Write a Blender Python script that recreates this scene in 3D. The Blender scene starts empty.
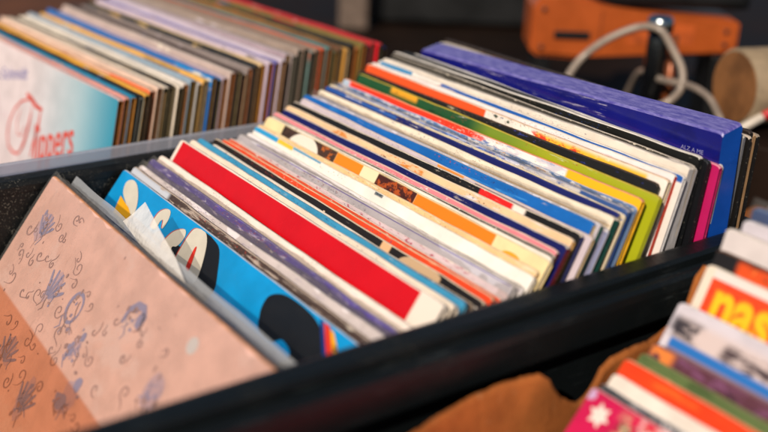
import bpy, bmesh, math, random
from mathutils import Vector, Matrix, noise as mnoise

R = math.radians
sc = bpy.context.scene
col = sc.collection
random.seed(11)

# ------------------------------------------------------------------ camera
cam_d = bpy.data.cameras.new('camera')
cam = bpy.data.objects.new('camera', cam_d)
col.objects.link(cam)
rt = Vector((0.57522553, 0.81715325, 0.03709672))
dn = Vector((0.32593725, -0.18737272, -0.92663713))
fw = Vector((-0.75025362, 0.54511654, -0.37412226))
m = Matrix((rt, -dn, -fw)).transposed().to_4x4()
m.translation = Vector((0.52701069, -0.306325, 0.24231975))
cam.matrix_world = m
cam_d.sensor_width = 36.0
cam_d.lens = 49.1
cam_d.clip_start = 0.02
cam_d.clip_end = 200
cam_d.dof.use_dof = True
cam_d.dof.focus_distance = 0.68
cam_d.dof.aperture_fstop = 3.2
cam_d.dof.aperture_blades = 9
sc.camera = cam

# ------------------------------------------------------------------ light
SUN_EL, SUN_AZ = R(36), R(28)                  # azimuth from -Y towards +X
to_sun = Vector((math.sin(SUN_AZ) * math.cos(SUN_EL), -math.cos(SUN_AZ) * math.cos(SUN_EL), math.sin(SUN_EL)))
w = bpy.data.worlds.new('World')
sc.world = w
w.use_nodes = True
nt = w.node_tree
bg = nt.nodes['Background']
sky = nt.nodes.new('ShaderNodeTexSky')
sky.sky_type = 'NISHITA'
sky.sun_disc = False
sky.sun_elevation = SUN_EL
sky.sun_rotation = math.atan2(to_sun.x, to_sun.y)
nt.links.new(sky.outputs[0], bg.inputs[0])
bg.inputs[1].default_value = 0.05
sd = bpy.data.lights.new('sun', 'SUN')
sd.energy = 4.3
sd.angle = R(0.6)
sd.color = (1.0, 0.87, 0.71)
so = bpy.data.objects.new('sun', sd)
col.objects.link(so)
so.rotation_euler = to_sun.to_track_quat('Z', 'Y').to_euler()
so.location = to_sun * 3
sc.view_settings.view_transform = 'Standard'
sc.view_settings.look = 'None'
sc.view_settings.exposure = 0.2
sc.view_settings.gamma = 1.0


# ------------------------------------------------------------------ helpers
def lin(h, k=0.83):
    h = h.lstrip('#')
    o = []
    for i in (0, 2, 4):
        c = int(h[i:i + 2], 16) / 255
        o.append((c / 12.92 if c <= 0.04045 else ((c + 0.055) / 1.055) ** 2.4) * k)
    return (*o, 1)


def tag(o, label=None, cat=None, group=None, kind=None):
    if label: o['label'] = label
    if cat: o['category'] = cat
    if group: o['group'] = group
    if kind: o['kind'] = kind
    return o


def empty(name, loc=(0, 0, 0), rot=(0, 0, 0)):
    o = bpy.data.objects.new(name, None)
    o.empty_display_size = 0.02
    col.objects.link(o)
    o.location = loc
    o.rotation_euler = rot
    return o


def mobj(name, bm, mats, parent=None, smooth=False):
    me = bpy.data.meshes.new(name)
    bm.normal_update()
    bm.to_mesh(me)
    bm.free()
    if not isinstance(mats, (list, tuple)): mats = [mats]
    for q in mats: me.materials.append(q)
    if smooth:
        for p in me.polygons: p.use_smooth = True
    o = bpy.data.objects.new(name, me)
    col.objects.link(o)
    if parent: o.parent = parent
    return o


def box(bm, x0, x1, y0, y1, z0, z1, mi=0, bev=0.0):
    vs = [bm.verts.new((x, y, z)) for x in (x0, x1) for y in (y0, y1) for z in (z0, z1)]
    fs = []
    for f in ((0, 1, 3, 2), (4, 6, 7, 5), (0, 4, 5, 1), (2, 3, 7, 6), (0, 2, 6, 4), (1, 5, 7, 3)):
        fc = bm.faces.new([vs[i] for i in f]); fc.material_index = mi; fs.append(fc)
    if bev:
        es = list({e for f in fs for e in f.edges})
        r = bmesh.ops.bevel(bm, geom=es, offset=bev, segments=2, affect='EDGES', profile=0.6)
        for f in r['faces']: f.material_index = mi


def lathe(bm, prof, n=32, mat=None, mi=0, cap=True):
    """prof: (r, z) list, spun about Z; mat: Matrix"""
    rings = []
    for r, z in prof:
        ring = []
        for k in range(n):
            a = 2 * math.pi * k / n
            v = Vector((r * math.cos(a), r * math.sin(a), z))
            ring.append(bm.verts.new(mat @ v if mat else v))
        rings.append(ring)
    for a, b in zip(rings, rings[1:]):
        for k in range(n):
            f = bm.faces.new((a[k], a[(k + 1) % n], b[(k + 1) % n], b[k])); f.material_index = mi
    if cap:
        for r_, flip in ((rings[0], True), (rings[-1], False)):
            f = bm.faces.new(list(reversed(r_)) if flip else r_); f.material_index = mi


def tube(bm, pts, r, n=12, mi=0):
    # smooth the path (Catmull-Rom)
    P = [Vector(p) for p in pts]
    path = []
    for i in range(len(P) - 1):
        p0, p1, p2, p3 = P[max(i - 1, 0)], P[i], P[i + 1], P[min(i + 2, len(P) - 1)]
        for k in range(8):
            t = k / 8
            path.append(0.5 * ((2 * p1) + (p2 - p0) * t + (2 * p0 - 5 * p1 + 4 * p2 - p3) * t * t + (3 * p1 - p0 - 3 * p2 + p3) * t ** 3))
    path.append(P[-1])
    up = Vector((0.1, 0.2, 1)).normalized()
    rings = []
    for i, p in enumerate(path):
        d = (path[min(i + 1, len(path) - 1)] - path[max(i - 1, 0)]).normalized()
        a = d.cross(up).normalized(); b = d.cross(a)
        rings.append([bm.verts.new(p + (a * math.cos(2 * math.pi * k / n) + b * math.sin(2 * math.pi * k / n)) * r) for k in range(n)])
    for a, b in zip(rings, rings[1:]):
        for k in range(n):
            f = bm.faces.new((a[k], a[(k + 1) % n], b[(k + 1) % n], b[k])); f.material_index = mi
    bm.faces.new(list(reversed(rings[0]))).material_index = mi
    bm.faces.new(rings[-1]).material_index = mi


# ------------------------------------------------------------------ materials
class NT:
    def __init__(s, name):
        s.m = bpy.data.materials.new(name)
        s.m.use_nodes = True
        s.t = s.m.node_tree
        s.b = s.t.nodes['Principled BSDF']

    def n(s, ty, **kw):
        q = s.t.nodes.new(ty)
        for k, v in kw.items(): setattr(q, k, v)
        return q

    def set(s, sock, v):
        if isinstance(v, bpy.types.NodeSocket): s.t.links.new(v, sock)
        else: sock.default_value = v

    def math(s, op, a, b=0.0, c=None):
        q = s.n('ShaderNodeMath', operation=op)
        s.set(q.inputs[0], a); s.set(q.inputs[1], b)
        if c is not None: s.set(q.inputs[2], c)
        return q.outputs[0]

    def mix(s, f, a, b):
        q = s.n('ShaderNodeMix', data_type='RGBA')
        s.set(q.inputs[0], f); s.set(q.inputs[6], a); s.set(q.inputs[7], b)
        return q.outputs[2]

    def noise(s, vec, scale, detail=3.0, rough=0.55, out=0):
        q = s.n('ShaderNodeTexNoise')
        s.set(q.inputs['Vector'], vec)
        q.inputs['Scale'].default_value = scale
        q.inputs['Detail'].default_value = detail
        q.inputs['Roughness'].default_value = rough
        return q.outputs[out]

    def step(s, v, lo, hi):
        q = s.n('ShaderNodeMapRange', interpolation_type='SMOOTHSTEP')
        s.set(q.inputs[0], v)
        q.inputs[1].default_value = lo; q.inputs[2].default_value = hi
        return q.outputs[0]

    def obj(s):
        return s.n('ShaderNodeTexCoord').outputs['Object']


_mc = {}


def plain(name, h, rough=0.5, var=0.12, scale=60.0, spec=0.5, bump=0.0, k=0.83, metal=0.0, fleck=None, fthr=0.68, fscale=900, coat=0.0):
    key = ('p', h, rough, var, scale, spec, bump, k, metal, fleck, fthr, fscale, coat)
    if key in _mc: return _mc[key]
    q = NT(name)
    v = q.obj()
    c = lin(h, k)
    nz = q.noise(v, scale, 5)
    f = q.step(nz, 0.3, 0.72)
    cc = q.mix(f, tuple(x * (1 - var) for x in c[:3]) + (1,), tuple(min(1, x * (1 + var)) for x in c[:3]) + (1,))
    if fleck:
        fl = q.math('MULTIPLY', q.step(q.noise(v, fscale, 2), fthr, fthr + 0.05), q.step(q.noise(v, 34, 3, .6), .42, .62))
        cc = q.mix(fl, cc, lin(fleck))
    q.set(q.b.inputs['Base Color'], cc)
    rr = q.math('MULTIPLY_ADD', nz, 0.25, rough - 0.125)
    q.set(q.b.inputs['Roughness'], rr)
    q.b.inputs['Specular IOR Level'].default_value = spec
    q.b.inputs['Metallic'].default_value = metal
    q.b.inputs['Coat Weight'].default_value = coat
    q.b.inputs['Coat Roughness'].default_value = 0.12
    if bump:
        bn = q.n('ShaderNodeBump')
        bn.inputs['Strength'].default_value = bump
        bn.inputs['Distance'].default_value = 0.001
        q.set(bn.inputs['Height'], q.noise(v, scale * 6, 4))
        q.set(q.b.inputs['Normal'], bn.outputs[0])
    _mc[key] = q.m
    return q.m


def edge_mat(h, wear=0.5):
    """worn cardboard edge: colour streaked along its length, paper showing through"""
    key = ('e', h, wear)
    if key in _mc: return _mc[key]
    q = NT('cover_edge')
    v = q.obj()
    mp = q.n('ShaderNodeMapping')
    q.set(mp.inputs[0], v)
    mp.inputs['Scale'].default_value = (1, 6, 1)
    nz = q.noise(mp.outputs[0], 120, 6, 0.65)
    c = lin(h)
    a = q.mix(q.step(nz, 0.35, 0.7), tuple(x * 0.72 for x in c[:3]) + (1,), c)
    nz2 = q.noise(v, 420, 5, 0.7)
    a = q.mix(q.math('MULTIPLY', q.step(nz2, 0.66 - 0.08 * wear, 0.80), 0.75), a, lin('E9DCC6'))
    q.set(q.b.inputs['Base Color'], a)
    q.b.inputs['Roughness'].default_value = 0.62
    q.b.inputs['Specular IOR Level'].default_value = 0.35
    _mc[key] = q.m
    return q.m


def art_mat(h, base, ops=(), rough=0.34, wear=0.5, coat=0.0, grain=0.10):
    """printed card. ops in mm: x along the sleeve, d down from its top edge"""
    q = NT('printed_card')
    v = q.obj()
    sp = q.n('ShaderNodeSeparateXYZ'); q.set(sp.inputs[0], v)
    X = q.math('MULTIPLY', sp.outputs[0], 1000.0)
    D = q.math('MULTIPLY_ADD', sp.outputs[2], -1000.0, h * 1000.0)
    nz = q.noise(v, 45, 5)
    b = lin(base)
    c = q.mix(q.step(nz, 0.3, 0.7), tuple(x * (1 - grain) for x in b[:3]) + (1,), tuple(min(x * (1 + grain), .9) for x in b[:3]) + (1,))

    def rectmask(x0, x1, d0, d1, soft=0.25):
        a = q.math('ABSOLUTE', q.math('SUBTRACT', X, (x0 + x1) / 2))
        e = q.math('ABSOLUTE', q.math('SUBTRACT', D, (d0 + d1) / 2))
        ma = q.step(q.math('SUBTRACT', (x1 - x0) / 2, a), -soft, soft)
        md = q.step(q.math('SUBTRACT', (d1 - d0) / 2, e), -soft, soft)
        return q.math('MULTIPLY', ma, md)

    for op in ops:
        if op[0] == 'r':                         # rectangle
            _, x0, x1, d0, d1, hc = op[:6]
            f = rectmask(x0, x1, d0, d1, op[6] if len(op) > 6 else 0.25)
            c = q.mix(f, c, lin(hc))
        elif op[0] == 'e':                       # ellipse
            _, cx, cd, rx, rd, hc = op
            a = q.math('DIVIDE', q.math('SUBTRACT', X, cx), rx)
            e = q.math('DIVIDE', q.math('SUBTRACT', D, cd), rd)
            rr = q.math('ADD', q.math('MULTIPLY', a, a), q.math('MULTIPLY', e, e))
            f = q.step(rr, 1.08, 0.92)
            q2 = f.node
            c = q.mix(f, c, lin(hc))
        elif op[0] == 'n':                       # noise blobs: sx, sd in mm, thr, colour, rect
            _, sx, sd, thr, hc, x0, x1, d0, d1 = op[:9]
            cb = q.n('ShaderNodeCombineXYZ')
            q.set(cb.inputs[0], q.math('DIVIDE', X, sx)); q.set(cb.inputs[1], q.math('DIVIDE', D, sd))
            cb.inputs[2].default_value = random.random() * 50
            f = q.step(q.noise(cb.outputs[0], 1.0, 5, 0.65), thr - 0.02, thr + 0.09)
            f = q.math('MULTIPLY', f, rectmask(x0, x1, d0, d1, op[9] if len(op) > 9 else 1.5))
            c = q.mix(f, c, lin(hc))
        elif op[0] == 'g':                       # gradient along x
            _, x0, x1, hc = op
            c = q.mix(q.step(X, x0, x1), c, lin(hc))
    if wear:
        n2 = q.noise(v, 330, 5, 0.7)
        lim = q.math('MULTIPLY_ADD', q.math('SUBTRACT', n2, 0.5), 6.5 * wear, 0.15)
        f = q.step(q.math('SUBTRACT', lim, D), -0.25, 0.25)
        c = q.mix(q.math('MULTIPLY', f, 0.85), c, lin('EADFCC'))
        n3 = q.noise(v, 760, 3)
        c = q.mix(q.math('MULTIPLY', q.step(n3, 0.74, 0.80), 0.4 * wear), c, lin('E4D8C4'))
    q.set(q.b.inputs['Base Color'], c)
    q.set(q.b.inputs['Roughness'], q.math('MULTIPLY_ADD', q.noise(v, 25, 4), 0.3, rough - 0.15))
    q.b.inputs['Coat Weight'].default_value = coat
    q.b.inputs['Coat Roughness'].default_value = 0.15
    bn = q.n('ShaderNodeBump')
    bn.inputs['Strength'].default_value = 0.12
    bn.inputs['Distance'].default_value = 0.002
    q.set(bn.inputs['Height'], q.noise(v, 55, 3))
    q.set(q.b.inputs['Normal'], bn.outputs[0])
    return q.m


def plastic_mat(name, tint='F2F4F6', body=0.16, rough=0.16, crinkle=0.5, edge=0.5, scale=70):
    """clear polythene: mostly see-through, with a milky body and crisp reflections"""
    q = NT(name)
    v = q.obj()
    tr = q.n('ShaderNodeBsdfTransparent')
    tr.inputs[0].default_value = lin(tint, 0.97)
    q.b.inputs['Base Color'].default_value = lin(tint)
    q.b.inputs['Roughness'].default_value = rough
    lw = q.n('ShaderNodeLayerWeight'); lw.inputs[0].default_value = 0.35
    bn = q.n('ShaderNodeBump')
    bn.inputs['Strength'].default_value = crinkle
    bn.inputs['Distance'].default_value = 0.004
    q.set(bn.inputs['Height'], q.noise(v, scale, 4, 0.6))
    q.set(q.b.inputs['Normal'], bn.outputs[0])
    q.set(lw.inputs['Normal'], bn.outputs[0])
    f = q.math('MULTIPLY_ADD', lw.outputs['Fresnel'], edge, body)
    f = q.math('MINIMUM', f, 0.92)
    mx = q.n('ShaderNodeMixShader')
    q.set(mx.inputs[0], f)
    q.set(mx.inputs[1], tr.outputs[0]); q.set(mx.inputs[2], q.b.outputs[0])
    out = q.t.nodes['Material Output']
    q.set(out.inputs['Surface'], mx.outputs[0])
    return q.m


CLEAR = plastic_mat('clear_sleeve_plastic', tint='F2F0EE', body=0.03, rough=0.08, crinkle=1.0, edge=0.22, scale=80)
MILKY = plastic_mat('milky_plastic', tint='DDE3EC', body=0.36, rough=0.12, crinkle=0.4, edge=0.35)
FLAPM = plastic_mat('creased_plastic', tint='F6F3F0', body=0.30, rough=0.2, crinkle=0.6, edge=0.4)
BINM = plastic_mat('clear_bin_plastic', tint='BFC9DC', body=0.10, rough=0.15, crinkle=0.1, edge=0.4)
RIMM = plastic_mat('frosted_bin_rim', tint='D6DAE8', body=0.40, rough=0.22, crinkle=0.15, edge=0.35, scale=30)
PAPER = plain('inner_paper', 'D8CBB2', 0.8, 0.15, 90)
BACKP = plain('cover_back', 'C9BFAE', 0.6, 0.15, 60)


# ------------------------------------------------------------------ record sleeves
SW, SH = 0.315, 0.315


def wob(x, seed, f=14.0):
    return mnoise.noise(Vector((x * f, seed * 3.17, 0.3)))


def fill_cover(bm, w, h, t, seed, bow=0.0006, topwob=0.0006, openr=True, nx=26):
    xs = [-w / 2, -w / 2 + 0.0012, -w / 2 + 0.004]
    xs += [-w / 2 + 0.004 + (w - 0.008) * k / nx for k in range(1, nx)]
    xs += [w / 2 - 0.004, w / 2 - 0.0012, w / 2]
    cd = {0: 0.0014, 1: 0.0004, len(xs) - 1: 0.0016, len(xs) - 2: 0.0004}

    def dy(x, z): return bow * 1.6 * wob(x, seed, 9) * (z / h) ** 2

    def dz(x): return topwob * wob(x, seed + 7, 30) + topwob * 0.8 * wob(x, seed + 3, 8)
    r = min(0.0008, t * 0.35)
    prof = [(-t / 2, 0), (-t / 2, h * .5), (-t / 2, h * .8), (-t / 2, h - .03), (-t / 2, h - .008), (-t / 2, h - r),
            (-t / 2 + r * .3, h - r * .3), (-t / 2 + r, h), (t / 2 - r, h), (t / 2 - r * .3, h - r * .3), (t / 2, h - r),
            (t / 2, h - .008), (t / 2, h - .03), (t / 2, h * .8), (t / 2, h * .5), (t / 2, 0)]
    mis = [0] * 6 + [1] * 3 + [2] * 6
    mis[5] = 1
    rings = []
    for i, x in enumerate(xs):
        c = cd.get(i, 0)
        rings.append([bm.verts.new((x, y + dy(x, z), z + (dz(x) - c) * max(0, (z - h * .8) / (h * .2)) ** 2)) for y, z in prof])
    n = len(prof)
    for a, b in zip(rings, rings[1:]):
        for k in range(n - 1):
            f = bm.faces.new((a[k], b[k], b[k + 1], a[k + 1])); f.material_index = mis[k]
        f = bm.faces.new((a[n - 1], b[n - 1], b[0], a[0])); f.material_index = 1
    f = bm.faces.new(list(rings[0])); f.material_index = 1        # left end
    L = rings[-1]
    if openr and t > 0.0022:
        ins = []
        for (y, z), vv in zip(prof, L):
            yy = max(-t / 2 + 0.0006, min(t / 2 - 0.0006, y)); zz = min(max(z, 0.0006), h - 0.0009)
            ins.append(bm.verts.new((w / 2, yy + dy(w / 2, z), zz - 0.0016 * max(0, (z - h * .8) / (h * .2)) ** 2)))
        dp = [bm.verts.new(v_.co - Vector((0.006, 0, 0))) for v_ in ins]
        for k in range(n):
            j = (k + 1) % n
            f = bm.faces.new((L[k], L[j], ins[j], ins[k])); f.material_index = 3
            f = bm.faces.new((ins[k], ins[j], dp[j], dp[k])); f.material_index = 3
        f = bm.faces.new(list(reversed(dp))); f.material_index = 3
    else:
        f = bm.faces.new(list(reversed(L))); f.material_index = 3
    return dy


def text_polys(body, size, shear=0.0, fat=0.0, sx=1.0):
    cu = bpy.data.curves.new('txt', 'FONT')
    cu.body = body; cu.size = size; cu.shear = shear; cu.offset = fat; cu.resolution_u = 4
    o = bpy.data.objects.new('txt', cu)
    col.objects.link(o)
    dg = bpy.context.evaluated_depsgraph_get()
    me = bpy.data.meshes.new_from_object(o.evaluated_get(dg))
    vs = [v.co.copy() for v in me.vertices]
    polys = [[(vs[i].x * sx, vs[i].y) for i in p.vertices] for p in me.polygons]
    bpy.data.objects.remove(o); bpy.data.curves.remove(cu); bpy.data.meshes.remove(me)
    return polys


def sleeve(name, label, x0, yt, zt, th, t=0.0036, w=SW, h=None, z0=None, yaw=0.0, base='F0E2CC', edge='E6D6BC', end=None,
           ops=(), decals=(), group=None, cat='record', rough=0.34, wear=0.5, coat=0.0, bow=0.0006, tw=0.0006, openr=True,
           inner='CDBfA6', plastic=None, roll=0.0, grain=0.10):
    """yt, zt: front top edge at mid-width; th: backwards lean in degrees"""
    a = R(th)
    if h is None: h = SH
    if z0 is not None: h = (zt - z0) / math.cos(a)
    # bottom centre of the sleeve
    up = Vector((0, math.sin(a), math.cos(a))); fr = Vector((0, -math.cos(a), math.sin(a)))
    p = Vector((x0, yt, zt)) - up * h - fr * (t / 2)
    root = empty(name, p, (-a, R(roll), R(yaw)))
    seed = random.random() * 100
    bm = bmesh.new()
    dyf = fill_cover(bm, w, h, t, seed, bow, tw, openr)
    mats = [art_mat(h, base, ops, rough, wear, coat, grain), edge_mat(edge, wear), BACKP, edge_mat(end or edge, wear)]
    # printed shapes and lettering lie in the cover's own mesh
    lay = 0
    for polys, hc in decals:
        lay += 1
        mats.append(plain('printed_ink', hc, 0.4, 0.05, 80))
        for pl in polys:
            vs = []
            for x, d in pl:
                x /= 1000; z = h - d / 1000
                vs.append(bm.verts.new((x, -t / 2 + dyf(x, z) - 0.00012 * lay, z)))
            try:
                f = bm.faces.new(vs)
            except ValueError:
                continue
            f.material_index = len(mats) - 1
            f.normal_update()
            if f.normal.y > 0: f.normal_flip()
    mobj('cover', bm, mats, root)
    if openr and t > 0.0026:
        bm = bmesh.new()
        k = max(0.0005, t / 2 - 0.0011)
        sh = (random.random() - .5) * 0.0004
        box(bm, w / 2 - 0.02, w / 2 - 0.0006, -k + sh, k * 0.1 + sh, 0.004, h - 0.006)
        mobj('inner_sleeve', bm, plain('inner_paper', inner, 0.8, 0.15, 90), root)
    if plastic:
        bm = bmesh.new()
        ex = plastic if isinstance(plastic, (int, float)) and not isinstance(plastic, bool) else 0.004
        n = 110
        for s in (-1, 1):
            g = []
            for i in range(n + 1):
                x = -w / 2 - 0.002 + (w + 0.004) * i / n
                row = []
                for z in (0.003, h * .5, h * .8, h - .03, h - .015, h - 0.004, h + ex):
                    bump = (0.0007 * wob(x, seed + 20 + s + z * 40, 40) + 0.0006 * wob(x, seed + 33 + z * 90, 130)) * (z / h) ** 2 + (0.0013 * wob(x, seed + 51 + s, 95) if z > h - .005 else 0)
                    row.append(bm.verts.new((x, s * (t / 2 + 0.0010 if z < h else t * 0.25) + bump, z + (0.0012 * wob(x, seed + 40, 25) + .0011 * wob(x, seed + 60 + s, 120)) * (1 if z > h else 0))))
                g.append(row)
            for a_, b_ in zip(g, g[1:]):
                for k in range(6):
                    f = bm.faces.new((a_[k], b_[k], b_[k + 1], a_[k + 1]))
        mobj('plastic_sleeve', bm, CLEAR, root, smooth=True)
    tag(root, label, cat, group)
    return root, h, t


def interp(x, xs, ys):
    if x <= xs[0]: return ys[0]
    for i in range(len(xs) - 1):
        if x <= xs[i + 1]:
            return ys[i] + (ys[i + 1] - ys[i]) * (x - xs[i]) / (xs[i + 1] - xs[i])
    return ys[-1]


# ------------------------------------------------------------------ setting
bm = bmesh.new()
box(bm, -40, 40, -40, 40, -0.36, -0.300)
GD = NT('dark_ground')
_d = GD.n('ShaderNodeBsdfDiffuse')
GD.set(_d.inputs[0], GD.mix(GD.noise(GD.obj(), 9, 6), lin('080706'), lin('14100D')))  # near-black tones paint in the stall roof's shade
GD.set(GD.t.nodes['Material Output'].inputs['Surface'], _d.outputs[0])
tag(mobj('ground', bm, GD.m), kind='structure')

# ------------------------------------------------------------------ crates
BLACK = plain('black_crate_plastic', '0E1214', 0.55, 0.35, 40, spec=0.35, bump=0.25, fleck='6A6860', fthr=0.60, fscale=800)
RAIL = NT('scuffed_black_rail')
_v = RAIL.obj()
_mp = RAIL.n('ShaderNodeMapping'); RAIL.set(_mp.inputs[0], _v); _mp.inputs['Scale'].default_value = (1, .07, 1); _mp.inputs['Rotation'].default_value = (0, 0, .03)
_s1 = RAIL.step(RAIL.noise(_mp.outputs[0], 420, 4, .6), .62, .70)
_s2 = RAIL.step(RAIL.noise(_v, 16, 4, .6), .50, .72)
_c = RAIL.mix(RAIL.noise(_v, 40, 5), lin('080C0E'), lin('13191C'))
_c = RAIL.mix(RAIL.math('MULTIPLY', _s1, RAIL.math('MULTIPLY_ADD', _s2, .5, .2)), _c, lin('4A5256'))
_c = RAIL.mix(RAIL.math('MULTIPLY', RAIL.step(RAIL.noise(_v, 900, 2), .66, .72), _s2), _c, lin('6E6A60'))
RAIL.set(RAIL.b.inputs['Base Color'], _c)
RAIL.set(RAIL.b.inputs['Roughness'], RAIL.math('MULTIPLY_ADD', _s2, .2, .42))
RAIL.b.inputs['Specular IOR Level'].default_value = .35
_b = RAIL.n('ShaderNodeBump'); _b.inputs['Strength'].default_value = .3; _b.inputs['Distance'].default_value = .001
RAIL.set(_b.inputs['Height'], RAIL.noise(_v, 240, 4)); RAIL.set(RAIL.b.inputs['Normal'], _b.outputs[0])
BLACKG = plain('black_crate_smooth', '0B1013', 0.55, 0.45, 26, spec=0.3, bump=0.35, fleck='2A3032', fthr=.69, fscale=340)


def sweep_y(bm, prof, y0, y1, n=10, mi=0, seed=0.0, j=0.0):
    rings = []
    for i in range(n + 1):
        y = y0 + (y1 - y0) * i / n
        o = j * wob(y, seed, 12)
        rings.append([bm.verts.new((x + o, y, z + o * .6)) for x, z in prof])
    m_ = len(prof)
    for a, b in zip(rings, rings[1:]):
        for k in range(m_):
            f = bm.faces.new((a[k], a[(k + 1) % m_], b[(k + 1) % m_], b[k])); f.material_index = mi
    bm.faces.new(list(reversed(rings[0]))).material_index = mi
    bm.faces.new(rings[-1]).material_index = mi


crate = empty('record_crate', (0, 0, -0.30))
tag(crate, 'long black plastic crate holding the middle row of records, with a rounded rim', 'crate')
def cpart(name, bm, mt):
    o = mobj(name, bm, mt, crate)
    o.location = (0, 0, 0.30)
    return o
bm = bmesh.new()
sweep_y(bm, [(.1610, -.266), (.1610, -.012), (.178, -.012), (.178, -.266)], -.312, .268)
cpart('side_wall', bm, RAIL.m)
bm = bmesh.new()
sweep_y(bm, [(.1605, -.0125), (.1605, -.0065), (.1622, -.0038), (.165, -.003), (.1745, -.0032), (.1765, -.0052), (.1768, -.0098), (.1795, -.0108),
             (.1815, -.0085), (.1845, -.0080), (.187, -.0098), (.188, -.014), (.188, -.030), (.1862, -.033), (.1782, -.034), (.1782, -.0125)], -.318, .274, 14, 0, 3, .0008)
cpart('rim', bm, RAIL.m)
bm = bmesh.new()
sweep_y(bm, [(-.178, -.266), (-.178, -.022), (-.1655, -.022), (-.1655, -.266)], -.312, .268)
cpart('side_wall', bm, BLACK)
bm = bmesh.new()
sweep_y(bm, [(-.1650, -.0225), (-.1650, -.018), (-.1665, -.0155), (-.169, -.0145), (-.178, -.0146), (-.1830, -.0155), (-.185, -.018), (-.185, -.030), (-.1785, -.030), (-.1785, -.0225)], -.318, .274, 14, 0, 5, .0006)
cpart('rim', bm, BLACK)
bm = bmesh.new()
box(bm, -.1652, .1608, .256, .268, -.266, -.010, 0, .002)
cpart('end_wall', bm, BLACK)
bm = bmesh.new()                                     # added flap, out of view, casts the orange shadow on the pink sleeve
vs = [bm.verts.new(p) for p in ((-.178, -.312, -.266), (.178, -.312, -.266), (.178, -.312, .046), (-.178, -.312, .060),
                                (-.178, -.300, -.266), (.178, -.300, -.266), (.178, -.300, .046), (-.178, -.300, .060))]
for f in ((0, 1, 2, 3), (5, 4, 7, 6), (0, 4, 5, 1), (1, 5, 6, 2), (2, 6, 7, 3), (3, 7, 4, 0)): bm.faces.new([vs[i] for i in f])
AMB = NT('amber_shadow_tint')
_t = AMB.n('ShaderNodeBsdfTransparent'); _t.inputs[0].default_value = (.95, .74, .58, 1)
AMB.b.inputs['Base Color'].default_value = (.4, .16, .05, 1); AMB.b.inputs['Roughness'].default_value = .15
_m = AMB.n('ShaderNodeMixShader'); _m.inputs[0].default_value = .05
AMB.set(_m.inputs[1], _t.outputs[0]); AMB.set(_m.inputs[2], AMB.b.outputs[0])
AMB.set(AMB.t.nodes['Material Output'].inputs['Surface'], _m.outputs[0])
shadow_flap = cpart('end_wall', bm, AMB.m)  # added shadow caster, though named like the walls
bm = bmesh.new()
box(bm, -.178, .178, -.312, .268, -.2995, -.2665)
cpart('base', bm, BLACK)

# clear plastic bin on the left
bin_ = empty('plastic_bin', (-.37, .10, -.30))
tag(bin_, 'clear plastic bin with a frosted rim holding the left row of records', 'bin')
def bpart(name, bm, mt):
    o = mobj(name, bm, mt, bin_)
    o.location = (.37, -.10, .30)
    return o
bm = bmesh.new(); sweep_y(bm, [(-.1925, -.292), (-.1925, -.0175), (-.1900, -.0175), (-.1900, -.292)], -.16, .29)
bpart('side_wall', bm, BINM)
bm = bmesh.new(); sweep_y(bm, [(-.1925, -.0172), (-.1925, -.0098), (-.1917, -.0088), (-.1900, -.0088), (-.1890, -.0098), (-.1888, -.0172)], -.165, .295, 14, 0, 9, .0009)
bpart('rim', bm, RIMM)
bm = bmesh.new(); sweep_y(bm, [(-.5425, -.292), (-.5425, -.020), (-.5400, -.020), (-.5400, -.292)], -.16, .29)
bpart('side_wall', bm, BINM)
bm = bmesh.new(); box(bm, -.540, -.1926, .2875, .290, -.292, -.02)
bpart('end_wall', bm, BINM)
bm = bmesh.new(); box(bm, -.540, -.1926, -.16, -.1575, -.292, -.02)
bpart('end_wall', bm, BINM)
bm = bmesh.new(); box(bm, -.545, -.1875, -.165, .295, -.2995, -.2925)
bpart('base', bm, BINM)

# cardboard box on the right
KRAFT = plain('kraft_board', 'A8622F', 0.85, 0.3, 30, spec=0.2, bump=0.5, fleck='C09468', fthr=.66, fscale=260)
cbx = empty('cardboard_box', (.38, .08, -.30))
tag(cbx, 'torn brown cardboard box holding the front right row of records', 'box')
def kpart(name, bm):
    o = mobj(name, bm, KRAFT, cbx)
    o.location = (-.38, -.08, .30)
    return o
prof = [(-.34, -.036), (-.12, -.035), (-.057, -.033), (-.028, -.029), (.004, -.0272), (.023, -.0265), (.031, -.0272), (.037, -.031), (.041, -.038), (.046, -.0445), (.053, -.049), (.058, -.0505),
        (.063, -.048), (.068, -.043), (.073, -.034), (.080, -.030), (.096, -.028), (.108, -.0285), (.116, -.026), (.128, -.022), (.137, -.014), (.1415, .003), (.147, .008), (.155, .004), (.20, .004), (.30, .004)]
_fine = []
for (ya, za), (yb, zb) in zip(prof, prof[1:]):
    k_ = max(1, int((yb - ya) / .0022)) if yb < .16 and ya > -.13 else 1
    for q_ in range(k_):
        yy = ya + (yb - ya) * q_ / k_
        _fine.append((yy, za + (zb - za) * q_ / k_))
prof = _fine + [prof[-1]]
bm = bmesh.new()
rings = []
for i, (y, z) in enumerate(prof):
    lean = 0.008 * max(0, 1 - abs(y - .0) / .06)          # the flap bellies outwards a little
    lean = -min(lean, .007)
    lo = .0018 * wob(y, 2, 30)
    jag = .0007 * wob(y, 31, 160) + .0006 * wob(y, 37, 520)
    rings.append([bm.verts.new(p) for p in ((.2015, y, -.292), (.2015, y, z - .055), (.2030 + lean * .4, y, z - .022), (.2035 + lean, y, z - .002), (.2042 + lean, y, z + jag),
                                            (.2062 + lean, y, z + .0005 + lo * .2 + jag), (.2072 + lean, y, z - .002), (.2065 + lean * .4, y, z - .022), (.2055, y, z - .055), (.2055, y, -.292))])
for a, b in zip(rings, rings[1:]):
    for k in range(10):
        bm.faces.new((a[k], a[(k + 1) % 10], b[(k + 1) % 10], b[k]))
bm.faces.new(list(reversed(rings[0]))); bm.faces.new(rings[-1])
kpart('side_wall', bm)
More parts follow.
